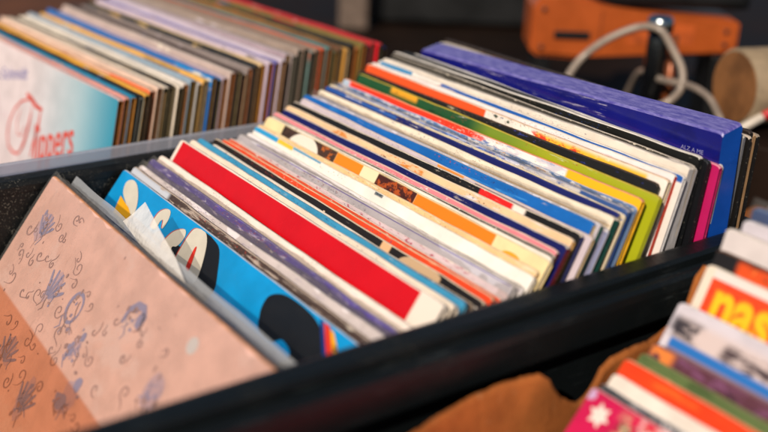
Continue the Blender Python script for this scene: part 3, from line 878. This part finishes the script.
# behind the box set
for y, dz, t, b, e, en, lab, ops in (
        (.2465, -.007, .0022, '8E8C90', 'C9C2BC', '7C7C82', 'grey record directly behind the navy box set', ()),
        (.2500, -.006, .0030, '1A1817', 'D8C8BA', '201E1E', 'black record with a frayed pale edge behind the navy box set', ()),
        (.2540, -.004, .0034, '241C1A', '3A302C', '1C1716', 'dark record with a red lower half at the rear of the black crate', (('r', 120, 160, 20, 200, '8E1B1C', 2),)),
        (.2585, -.006, .0030, 'C9A27C', 'D4B494', 'B58E66', 'tan record with a yellow spot near the rear of the black crate', (('e', 150, 42, 8, 8, 'E8A51C'),)),
        (.2630, -.008, .0032, '181514', 'A89684', '1C1918', 'last black record at the very back of the black crate', ())):
    mid(y - .006, lab, dz=dz, th=3.0, x0=.0015, yaw=-1.2, roll=-1.0, t=t, base=b, edge=e, end=en, ops=ops, wear=.6, openr=False)
for o in list(col.objects):
    if o.name.startswith('end_wall') and o.parent == crate and o is not shadow_flap:
        o.location.y += .004

# ------------------------------------------------------------------ left row
GL = 'records in the clear left bin'


def left(y, label, base, edge, end, inner='B08C5C', t=.0042, ops=(), dz=0.0, **kw):
    z = interp(y, [-.02, .02, .07, .11, .145, .23], [.0195, .023, .029, .033, .041, .0385]) + dz
    th = interp(y, [-.02, .1, .23], [12.5, 9.5, 7.0])
    yw = 4.8 + kw.pop('yaw', 0)
    ca, sa = math.cos(R(yw)), math.sin(R(yw))          # the whole row stands a little askew in its bin
    kw.setdefault('wear', .4)
    return sleeve('record_sleeve', label, -.21 - .1575 * ca, y - .1575 * sa, z, th, yaw=yw, z0=-.2925, base=base, edge=edge, end=end, inner=inner, t=t, ops=ops, group=GL, **kw)


def place(polys, x, d, k=1000):
    return [[(x + a * k, d - b * k) for a, b in p] for p in polys]


def turned(polys, x, d, ang_, k=1000):
    c_, s_ = math.cos(R(ang_)), math.sin(R(ang_))
    return [[(x + (a * c_ - b * s_) * k, d - (a * s_ + b * c_) * k) for a, b in p] for p in polys]


F_red = []
# script capital and lower-case letters
F_red += ribbon([(23, 42), (12, 37), (1, 37), (-15, 43), (-27, 53), (-35, 66), (-36, 78), (-31, 88), (-20, 91), (-8, 89), (1, 79), (5, 66), (8, 53), (8, 42)], 2.6)
F_red += ribbon([(-6, 34), (0, 35), (7, 37), (17, 40), (29, 40)], 5.0)
F_red += ribbon([(26, 41), (26, 50), (23, 62), (19, 74), (17, 85)], 3.6)
F_red += ribbon([(8, 48), (6, 60), (2, 74), (-5, 86)], 4.2)
F_red += ribbon([(-14, 50), (-19, 62), (-15, 73), (-6, 72), (-2, 62)], 1.6)
tx = text_polys('lippers', .044, .30, .0005, .66)
F_red += turned(tx, 22, 87, 19)
F_red += ribbon([(-72, 84), (-64, 92), (-70, 100), (-80, 98)], 3)
left(-.020, 'pale record sleeve fading to sky blue with red script lettering, frontmost in the clear bin', 'E6D8DC', 'E2C2BE', 'A86A34', t=.0046,
     ops=(('g', -30, 150, '9CC6D4'), ('g', 80, 172, '2E94B4'), ('r', -160, 160, -1, 1.0, 'E79AA0', .6), ('n', 50, 40, .6, 'DDB9C6', -160, 10, 30, 200, 6)),
     decals=((turned(text_polys('y Schmidt', .0150, .2, .0002, 1.15), -76, 36, 12), '8480B8'), (F_red, 'DE5446')), bow=0, tw=.0004, wear=.2, inner='7A4A1E')
LEFT = (
 (-.0145, 'E79C98', 'E8A89C', '8A5A2A', '2A1A10', 'pink edged record with a pale yellow tab behind the sleeve with red script', (('r', -112, -84, -1, 8, 'F2E2B0', 2),)),
 (-.0095, '1E7FA8', '2A8CB4', 'C98A3A', 'D9A04A', 'teal blue record edge near the front of the clear bin', ()),
 (-.0040, '14181C', '20262A', '7A98A4', '3A3A38', 'black record edge behind the teal blue one in the clear bin', ()),
 (.0010, 'E9A93A', 'E8B04A', '14181A', '2A2E2E', 'golden yellow record edge, front left of the clear bin', ()),
 (.0062, 'E6B79A', 'E6C0A8', '8A5040', '6A5A4A', 'peach record edge behind the golden yellow one', (('r', 90, 160, -1, 10, 'E8764A', 3),)),
 (.0120, 'E3C4B2', 'E6CFC0', '6A4A38', '9A8A70', 'rosy cream record edge, wide and rubbed, in the clear bin', ()),
 (.0180, 'DCC8B6', 'E4D6C4', '22302C', 'B09A70', 'beige record edge in front of the long black one', ()),
 (.0238, '1C1816', '2A2420', '5A6050', '3A4A44', 'long black record edge with cream neighbours in the clear bin', ()),
 (.0290, 'E2D6C6', 'EBE0D0', '1E2A28', 'A88A54', 'cream record edge just behind the long black one', ()),
 (.0345, 'E0D8D0', 'EAE2DA', 'B87A4A', '8A7040', 'off white record edge in front of the slate blue one', ()),
 (.0402, '8FA6BA', 'A4B4C4', '6A5A2A', '7A6A30', 'slate blue record edge in the clear bin', ()),
 (.0460, 'C6C4C4', 'D2CCC8', '7A6A3A', '14304A', 'pale grey record edge with a navy right end', ()),
 (.0515, 'EDB45A', 'F0C070', '8A8A78', 'A09A80', 'amber record edge in front of the vivid blue one', (('r', 60, 120, 2, 6, '5A4A2A', 2),)),
 (.0575, '2A6CB8', '3A7CC8', '6A5A38', '8A5A30', 'vivid blue record edge in the clear bin', (('r', 100, 160, -1, 8, '1F86D0', 3),)),
 (.0630, '3B7EC4', '5A92CC', '4A5448', '6A5840', 'lighter blue record edge beside the vivid blue one', ()),
 (.0685, 'B9A4B4', 'C8B8C2', '8A5A40', '9A6A48', 'mauve record edge behind the two blue ones', ()),
 (.0742, 'C4AFA8', 'CDBEB6', 'A05A34', '4A4A44', 'dusty pink record edge in the middle of the clear bin', ()),
 (.0800, '3A2C2A', '5A4A46', '6A6A54', '2A3A38', 'dark brown record edge in the middle of the clear bin', ()),
 (.0856, 'A09088', 'B4A69E', 'B49A86', 'A0523A', 'greyish beige record edge behind the dark brown one', ()),
 (.0915, '8E8280', 'A09490', 'B06A4A', 'B9A882', 'warm grey record edge with a green spotted end', ()),
 (.0972, '24262A', '3A3A3A', '5A4A40', '2A3030', 'charcoal record edge with a wavy pale line', (('n', 16, 5, .56, 'EBC67A', -160, 120, 0, 6),)),
 (.1030, 'E4C292', 'EBD2AA', 'C98A2A', 'A0622A', 'buff record edge with scalloped dark marks', (('n', 14, 5, .55, '2A2826', -160, 130, 2, 8),)),
 (.1088, 'C9B8CC', 'D6C8D6', 'A85A2A', '8A6A4A', 'light lavender record edge in the clear bin', ()),
 (.1145, '5A5AB0', '7A78C0', '7A5A4A', '9A8A70', 'blue violet record edge in the clear bin', ()),
 (.1205, 'CDBFD0', 'D8CCD8', '9A7A6A', 'A88C6A', 'lilac white record edge behind the blue violet one', ()),
 (.1262, 'AC98A4', 'BCACB4', 'A89070', '6A6458', 'dusky mauve record edge towards the back of the clear bin', ()),
 (.1320, '9A8C8A', 'ACA09C', '5A6A70', '8A8478', 'mid grey record edge towards the back of the clear bin', ()),
 (.1378, 'A08E84', 'B0A094', '3A4A54', '2A3A44', 'taupe record edge in front of the dark teal end', ()),
 (.1436, '8A7468', '9A877A', '14303A', '1E3A44', 'brownish taupe record edge with a dark teal end', ()),
 (.1492, '6E8A88', '829A96', '183440', '5A6A6A', 'greyish teal record edge in the rear half of the clear bin', (('r', -60, 160, -1, 8, 'B47A6A', 4),)),
 (.1550, '9A7A6A', 'A88A7A', '4A4A48', '8A6A4A', 'cocoa record edge in front of the vermilion one', ()),
 (.1605, 'D8522E', 'DC6440', '7A4A3A', 'A8643A', 'vermilion record edge with a bright right corner', (('r', -160, 60, -1, 10, '5E6A58', 8),)),
 (.1662, '4E7A7C', '62908E', '9A5A34', 'A8845A', 'sea green record edge in the rear half of the clear bin', ()),
 (.1720, '4E4A34', '5E5A44', '8A7040', '6A5A3A', 'olive record edge in the rear half of the clear bin', ()),
 (.1778, '6E4A34', '7E5A44', '5A5A50', 'B9A88A', 'chestnut record edge in front of the ochre one', ()),
 (.1836, 'C08A3C', 'C89A54', 'C9B490', '8A8070', 'ochre record edge in the rear half of the clear bin', (('r', -160, 40, -1, 10, '6A4A2A', 10),)),
 (.1892, '2A2A28', '3A3A36', '1C2422', '20302E', 'blackish record edge near the back of the clear bin', ()),
 (.1950, 'B4693A', 'C07A4A', 'A8641E', '8A4A1A', 'rust orange record edge near the back of the clear bin', (('n', 30, 8, .5, '8A2A1E', -160, 100, 0, 10),)),
 (.2008, '7A6A3A', '8A7A4A', '9A5A24', 'B47A30', 'khaki record edge near the back of the clear bin', (('n', 30, 8, .5, 'A8442A', -160, 100, 0, 10),)),
 (.2066, '4A2A4A', '6A3A54', '4A2438', '6A3A40', 'plum record edge near the back of the clear bin', (('n', 30, 8, .46, 'A8302A', -160, 110, 0, 10),)),
 (.2124, 'B8282A', 'C43A36', '5A2A3A', '7A4A54', 'brick red record edge near the back of the clear bin', ()),
 (.2182, 'D01C2C', 'D4303A', '1C2A2C', '2A3A3A', 'crimson record edge with a bright corner, second from the back of the clear bin', (('n', 40, 8, .5, 'A83A3A', -160, 100, 0, 10),)),
 (.2240, '1E2A6A', '2A3A7A', '10161C', '1A2024', 'dark blue record at the very back of the clear bin', ()),
)
def warm(h_, q_=.42, to='C68C4E'):
    return ''.join('%02X' % round(int(h_[i:i + 2], 16) * (1 - q_) + int(to[i:i + 2], 16) * q_) for i in (0, 2, 4))


for y, b, e, en, inn, lab, ops in LEFT:
    en, inn = warm(en, .3), warm(inn)
    xa = random.uniform(-150, 80)
    ops = tuple(ops) + (('n', random.uniform(10, 40), 5, .55, random.choice(('F0E6D4', '3A302A', '6A7AB0', 'C8502E', 'E0B050', 'D8CCD8')), xa, xa + random.uniform(40, 130), 0, 12, 4),)
    left(y, lab, b, e, en, inn, t=.0040 + .0008 * random.random(), ops=ops, dz=-.004 if y > .222 else .001 if y > .21 else (random.random() - .5) * .0055, yaw=(random.random() - .5) * .5, roll=(random.random() - .5) * .7)

# ------------------------------------------------------------------ right row
GR = 'records in the brown cardboard box'
XR = .3825


def right(y, z, label, x0=XR, th=None, **kw):
    th = math.degrees(math.acos(min(.996, (z + .265) / .315))) if th is None else th
    kw.setdefault('group', GR)
    return sleeve('record_sleeve', label, x0, y, z, th, z0=-.2905, **kw)


def star(cx, cd, r, n=6, q=.55, a0=.2):
    return [[(cx + (r if k % 2 == 0 else r * q) * math.cos(a0 + math.pi * k / n), cd + (r if k % 2 == 0 else r * q) * math.sin(a0 + math.pi * k / n)) for k in range(2 * n)]]


right(.046, -.026, 'magenta record sleeve with a large white star in its corner', th=40, t=.0036, base='C8124E', edge='D8B4B8', end='B0204A', bow=0, tw=.0004,
      ops=(('g', -140, -110, 'DE2440'), ('n', 8, 8, .5, 'CBB38E', -135, -112, 4, 40, 4), ('n', 6, 6, .5, '5A3A2A', -135, -112, 8, 40, 4), ('n', 9, 4, .5, 'F0E2E0', -124, 150, 0, 8, 2), ('e', -157, 4, 4, 3, 'C9A4CC')),
      decals=((star(-146, 11, 6.6), 'E9DED6'),), coat=.3, wear=.5)
right(.0525, -.0265, 'dark slate record edge with white crinkles behind the magenta star sleeve', t=.003, base='2C3236', edge='A8A4AC', end='2A2E34', ops=(('n', 9, 5, .54, 'E8E2E4', -140, 160, 0, 12), ('n', 7, 5, .6, '4A3E6A', -140, 160, 0, 12)), wear=.6)
right(.0600, -.0225, 'plain cream white record in front of the tangerine one', t=.0042, base='EADFD4', edge='EFE4D8', end='E0D4C6', ops=(('n', 60, 8, .6, 'D8C6B8', -160, 160, 2, 20),), wear=.2)
right(.0675, -.0160, 'tangerine record sleeve with a pale peach top edge', t=.0036, base='E8400F', edge='F0B088', end='D8501C', ops=(('n', 40, 6, .6, 'F2641E', -160, 160, 0, 20),), wear=.4)
right(.0790, -.0165, 'olive green record with a dotted yellow line along its foot', t=.0034, base='5F7040', edge='8A8A5A', end='4E5A34', ops=(('n', 7, 3, .58, 'D8B070', -150, 160, 5, 9, 1), ('n', 20, 6, .55, '43552E', -160, 160, 0, 12)), wear=.4)
right(.0880, -.0135, 'purple brown record with a small flame coloured corner', t=.0034, base='5E3440', edge='8A6468', end='5A3038', ops=(('n', 14, 6, .5, '7A4A6A', -140, 160, 0, 20), ('n', 7, 6, .42, 'E8843A', -157, -143, 0, 10, 3), ('n', 7, 4, .56, '2E1C24', -140, 160, 4, 20)), wear=.4)
right(.1035, .0060, 'pale lilac record sleeve with a blurred dark photograph', t=.0036, base='D4CCD6', edge='E4DEE4', end='CDC6D0', bow=.0003,
      ops=(('r', -153, 160, 6.5, 60, 'D9C6C4', 3), ('n', 12, 5, .44, '3A343A', -156, -138, 7, 17, 3), ('n', 22, 5, .47, '4A3A3E', -124, -70, 9, 20, 3), ('n', 40, 6, .5, '5A4A50', -60, 140, 8, 22, 3), ('r', -153, 160, 18, 23.5, '2A72C0', 1), ('r', -153, 160, 23.5, 60, '6E4A5E', 1.5), ('n', 16, 6, .55, '8A6A7A', -150, 160, 24, 60, 2)), wear=.3)
nas_t = text_polys('nas', .0345, .0, .0009, .80)
nas = place(nas_t, -147, 27.5)
nas_o = place(text_polys('nas', .0345, .0, .0017, .80), -147.5, 27.3)
right(.1220, .0230, 'white bordered red record sleeve with big yellow letters reading nas', t=.0038, base='E2481B', edge='E9DCCB', end='D8CABA', bow=0, tw=.0004,
      ops=(('n', 16, 12, .55, 'D82A14', -160, 160, 4, 60), ('r', -160, 160, -2, 5.5, 'E6DFDA', .4), ('r', -160, -152, -2, 90, 'EBDDCB', .4), ('r', 146, 160, -2, 90, 'E6DFDA', .4)),
      decals=((nas_o, 'F08A1E'), (nas, 'F7C21B')), wear=.3)
right(.1275, .0300, 'black record with a glowing orange word behind the nas sleeve', t=.0036, base='1C1818', edge='6A4A38', end='2A2220', ops=(('n', 14, 9, .40, 'E2521C', -143, -60, 1.5, 13, 2), ('n', 6, 5, .6, 'F09040', -143, -60, 2, 12, 2)), wear=.5)
right(.1340, .0405, 'off white record with a cobalt rectangle behind the black and orange one', x0=.3815, t=.0044, base='DCD2D2', edge='E8DED8', end='D8CFCB', wear=.4, ops=(('r', -124, 120, 3, 60, '1C6AB8', .6),))
right(.1400, .0455, 'plain pale lilac grey record towards the rear of the cardboard box', x0=.3865, t=.0044, base='CFC8D2', edge='DCD6DC', end='C8C2C8', wear=.3)
right(.1490, .0495, 'dusky blue record in cloudy plastic at the back of the cardboard box', x0=.3845, t=.0050, base='3A568E', edge='6A84B4', end='20407A', ops=(('n', 30, 12, .55, '6A7CA8', -160, 160, 0, 60),), wear=.3, plastic=.004, coat=.4)
right(.1560, .0510, 'grey record behind the dusky blue one at the rear of the cardboard box', x0=.388, t=.0040, base='8A8C92', edge='A0A2A8', end='7A7C84', wear=.4)

# ------------------------------------------------------------------ behind the crates
WOOD = plain('dark_wood', '1C110B', 0.6, 0.45, 12, spec=.12, bump=.2)
tb = empty('wooden_table', (.0, .80, -.30))
tag(tb, 'low dark wooden table standing behind the crates', 'table')
bm = bmesh.new(); box(bm, -1.6, .55, -.42, .9, .175, .205, 0, .003)
mobj('tabletop', bm, WOOD, tb)
for x in (-1.5, .47):
    for y in (-.36, .82):
        bm = bmesh.new(); box(bm, x - .025, x + .025, y - .025, y + .025, .0005, .1745, 0, .002)
        mobj('leg', bm, WOOD, tb)
TZ = -.0945

fwv = Vector((fw.x, fw.y, 0)).normalized()        # away from the photographer, level
rtv = Vector((fwv.y, -fwv.x, 0))


def at(x, y, z=TZ): return Vector((x, y, z))


ang = math.atan2(rtv.y, rtv.x)
# orange plastic tool case
oc = empty('orange_case', (-.243, .575, TZ), (0, 0, ang))
tag(oc, 'bright orange plastic case with a black lid and a slotted left end, behind the crates', 'case')
ORG = plain('orange_plastic', 'AA4C0E', .5, .12, 30, spec=.5, coat=.2)  # orange darkened to stand for the shade behind the crates
DKP = plain('black_plastic', '0E0F11', .45, .3, 30)
bm = bmesh.new()
LIFT = .022
prof = [(-.112, .066), (-.104, .060), (-.06, .058), (-.045, .066), (.104, .069), (.108, .076), (.108, .102), (.102, .106), (-.03, .112), (-.052, .122), (-.090, .128), (-.104, .124), (-.112, .112)]
A = [bm.verts.new((x, -.035, z + LIFT)) for x, z in prof]; B = [bm.verts.new((x, .035, z + LIFT)) for x, z in prof]
bm.faces.new(A); bm.faces.new(list(reversed(B)))
for k in range(len(prof)):
    j = (k + 1) % len(prof)
    bm.faces.new((A[j], A[k], B[k], B[j]))
bmesh.ops.bevel(bm, geom=[e for e in bm.edges if abs(e.verts[0].co.y - e.verts[1].co.y) < .001], offset=.004, segments=2, affect='EDGES')
mobj('case_body', bm, ORG, oc)
bm = bmesh.new(); box(bm, -.088, -.050, -.0372, -.0352, .080 + LIFT, .0885 + LIFT, 0, .0009); mobj('slot', bm, DKP, oc)
bm = bmesh.new(); box(bm, -.0395, -.0385, -.0356, -.0351, .068 + LIFT, .1105 + LIFT); mobj('seam', bm, plain('seam_brown', '6A2E08', .6, .2), oc)
for x, z in ((-.100, .110), (-.100, .070), (.094, .094), (.094, .080), (.02, .096)):
    bm = bmesh.new(); lathe(bm, [(.0026, .0351), (.0026, .0362), (.0016, .0366)], 14, Matrix.Translation((x, 0, z + LIFT)) @ Matrix.Rotation(R(90), 4, 'X')); mobj('screw', bm, DKP, oc)
bm = bmesh.new(); box(bm, -.01, .06, -.0356, -.0351, .078 + LIFT, .100 + LIFT, 0); mobj('label_plate', bm, plain('worn_orange', 'B24E10', .6, .35, 60), oc)
bm = bmesh.new(); box(bm, -.104, -.088, -.03, .03, .0005, .0635 + LIFT, 0, .003); mobj('foot', bm, DKP, oc)
bm = bmesh.new(); box(bm, .085, .101, -.03, .03, .0005, .0672 + LIFT, 0, .003); mobj('foot', bm, DKP, oc)
bm = bmesh.new(); box(bm, -.058, .120, -.025, .045, .1135 + LIFT, .150 + LIFT, 0, .01); mobj('lid', bm, DKP, oc)
bm = bmesh.new(); box(bm, -.075, .03, -.028, .028, .0005, .016, 0, .003)
trayo = mobj('tray', bm, DKP, oc)

# chrome and black post
pc = Vector((-.128, .485, TZ))
po = empty('stand_post', pc)
tag(po, 'short black cylinder with a chrome collar standing before the orange case', 'post')
bm = bmesh.new(); lathe(bm, [(.020, 0), (.020, .008), (.012, .012)], 28); mobj('foot', bm, plain('blue_plastic', '1C3F96', .4, .2), po, True)
bm = bmesh.new(); lathe(bm, [(.0098, .0125), (.0105, .02), (.0105, .130), (.0092, .134)], 28); mobj('barrel', bm, plain('gloss_black', '0B0C0E', .14, .1, 30, spec=.6, coat=.8), po, True)
bm = bmesh.new(); lathe(bm, [(.0105, .1345), (.0125, .136), (.0125, .146), (.011, .150), (.0085, .151)], 28); mobj('collar', bm, plain('chrome', 'B9C4C8', .16, .05, 30, metal=1.0), po, True)
bm = bmesh.new(); lathe(bm, [(.0042, .0125), (.0042, .132)], 14, Matrix.Translation((.0085, .0135, 0))); mobj('rod', bm, plain('copper_rod', '8E4A22', .35, .2, 30, metal=.3), po, True)


def ray_at(px, py, dist):
    f = 1047.335
    return Vector(cam.matrix_world.translation) + (rt * ((px - 384) / f) + dn * ((py - 216) / f) + fw) * dist


HOSE = plain('milky_hose', '94867A', .4, .2, 40, coat=.15)  # hose colour dimmed to carry the background shade
bm = bmesh.new()
tube(bm, [(-.175, .385, -.090), (-.170, .392, -.05), (-.165, .4048, -.0068), (-.1654, .4116, .004), (-.163, .4244, .0178), (-.1477, .4394, .0358), (-.1281, .4568, .0484), (-.1098, .4636, .0485), (-.098, .4696, .0335), (-.086, .4733, .015), (-.0811, .4683, -.0023), (-.0854, .4538, -.0148), (-.115, .4571, -.0307), (-.15, .46, -.07)], .0036)
tag(mobj('hose', bm, HOSE, None, True), 'milky plastic hose looping in a tall arch behind the navy box set', 'hose')
bm = bmesh.new()
tube(bm, [(-.20, .53, -.05), (-.1602, .5028, -.0072), (-.1129, .48, -.0016), (-.0707, .4685, .004), (-.0397, .4555, .003), (-.0187, .4431, -.0037), (-.0052, .4355, -.0151), (.004, .43, -.05), (.008, .428, -.090)], .0034)
tag(mobj('hose', bm, HOSE, None, True), 'lower milky hose curving down in front of the paper roll', 'hose')

# roll of paper
RZ = -.024
bk = empty('wooden_block', (-.005, .545, TZ), (0, 0, .3))
tag(bk, 'low dark block under the beige paper roll', 'block')
bm = bmesh.new(); box(bm, -.05, .05, -.098, .06, .0005, RZ - TZ - .0005, 0, .002); mobj('block', bm, WOOD, bk)
ro = empty('paper_roll', (-.018, .53, RZ))
tag(ro, 'thick beige roll of paper lying on its side at the right', 'roll')
ax = Vector((.30, .94, 0)).normalized()
Mx = Matrix.Translation((0, 0, .0345)) @ ax.to_track_quat('Z', 'Y').to_matrix().to_4x4()
bm = bmesh.new()
lathe(bm, [(.033, -.05), (.0345, -.0485), (.0345, .0485), (.033, .05)], 40, Mx)
mobj('roll_body', bm, plain('roll_paper', '8C7A62', .7, .2, 50, bump=.3), ro, True)
bm = bmesh.new()
lathe(bm, [(.0315, -.0512), (.0315, -.0503)], 40, Mx)
mobj('end_disc', bm, plain('tan_disc', '7E522C', .7, .3, 40, bump=.2), ro)
bm = bmesh.new()
lathe(bm, [(.0315, .0503), (.0315, .0512)], 40, Mx)
mobj('end_disc', bm, plain('tan_disc', '7E522C', .7, .3, 40, bump=.2), ro)

# marker pen
pdir = Vector((.0097, .021, .0131)).normalized()
mk = empty('marker_pen', (-.0085, .466, -.0195), pdir.to_track_quat('X', 'Z').to_euler())
tag(mk, 'short white marker pen with a red cap leaning on the beige paper roll', 'pen')
bm = bmesh.new(); lathe(bm, [(.0030, -.001), (.0040, 0), (.0040, .021), (.0036, .022)], 18, Matrix.Rotation(R(90), 4, 'Y')); mobj('barrel', bm, plain('white_plastic', 'C8BEB2', .4, .05), mk, True)
bm = bmesh.new(); lathe(bm, [(.0042, .0225), (.0046, .024), (.0044, .046), (.0034, .048)], 18, Matrix.Rotation(R(90), 4, 'Y')); mobj('cap', bm, plain('red_plastic', 'B4141A', .35, .05), mk, True)

bd = empty('wooden_board', (.13, .40, TZ), (0, 0, .12))
tag(bd, 'warm brown wooden board lying behind the far right corner of the black crate', 'board')
bm = bmesh.new(); box(bm, -.095, .12, -.065, .075, .0005, .018, 0, .002)
mobj('plank', bm, plain('warm_wood', '7E4A24', .5, .4, 18, bump=.3, spec=.3), bd)

# dark amplifier and a beige tin behind
am = empty('amplifier', (-.80, .86, TZ), (0, 0, ang))
tag(am, 'black amplifier with a grey knob in the dark behind the crates', 'amplifier')
bm = bmesh.new(); box(bm, -.20, .24, -.12, .12, .006, .13, 0, .004); mobj('housing', bm, DKP, am)
bm = bmesh.new(); box(bm, .0, .20, -.1235, -.1205, .085, .095, 0, .0008); mobj('trim_strip', bm, plain('dull_green_trim', '2E332C', .5, .2), am)
bm = bmesh.new(); lathe(bm, [(.012, .1205), (.012, .134), (.010, .136)], 24, Matrix.Translation((-.085, 0, .075)) @ Matrix.Rotation(R(90), 4, 'X')); mobj('knob', bm, plain('grey_knob', '6A6A6A', .4, .1), am)
for x in (-.17, .21):
    bm = bmesh.new(); lathe(bm, [(.012, 0), (.012, .0058)], 16, Matrix.Translation((x, -.08, 0))); mobj('foot', bm, DKP, am)
tn = empty('storage_tin', (-.81, .592, TZ - .0), (0, 0, ang))
tag(tn, 'upright greyish beige tin in the dark at the back left', 'tin')
bm = bmesh.new(); box(bm, -.022, .022, -.02, .02, .0005, .155, 0, .004); mobj('tin_body', bm, plain('beige_tin', '6A5A50', .5, .2), tn)
bm = bmesh.new(); box(bm, -.0232, .0232, -.0212, .0212, .1555, .172, 0, .003); mobj('lid', bm, plain('beige_tin_lid', '5E564E', .5, .2), tn)
# brown carton behind the left bin
bc = empty('brown_carton', (-.80, .02, -.30), (0, 0, R(8)))
tag(bc, 'reddish brown carton standing beyond the far side of the clear bin', 'carton')
KR2 = plain('dull_carton', '5E3418', .8, .3, 14)
bm = bmesh.new(); box(bm, -.15, .15, -.2, .2, .0005, .27, 0, .003); mobj('carton_body', bm, KR2, bc)
bm = bmesh.new(); box(bm, -.149, .149, -.03, .03, .2702, .2708); mobj('packing_tape', bm, plain('brown_tape', '4A2A16', .3, .2), bc)
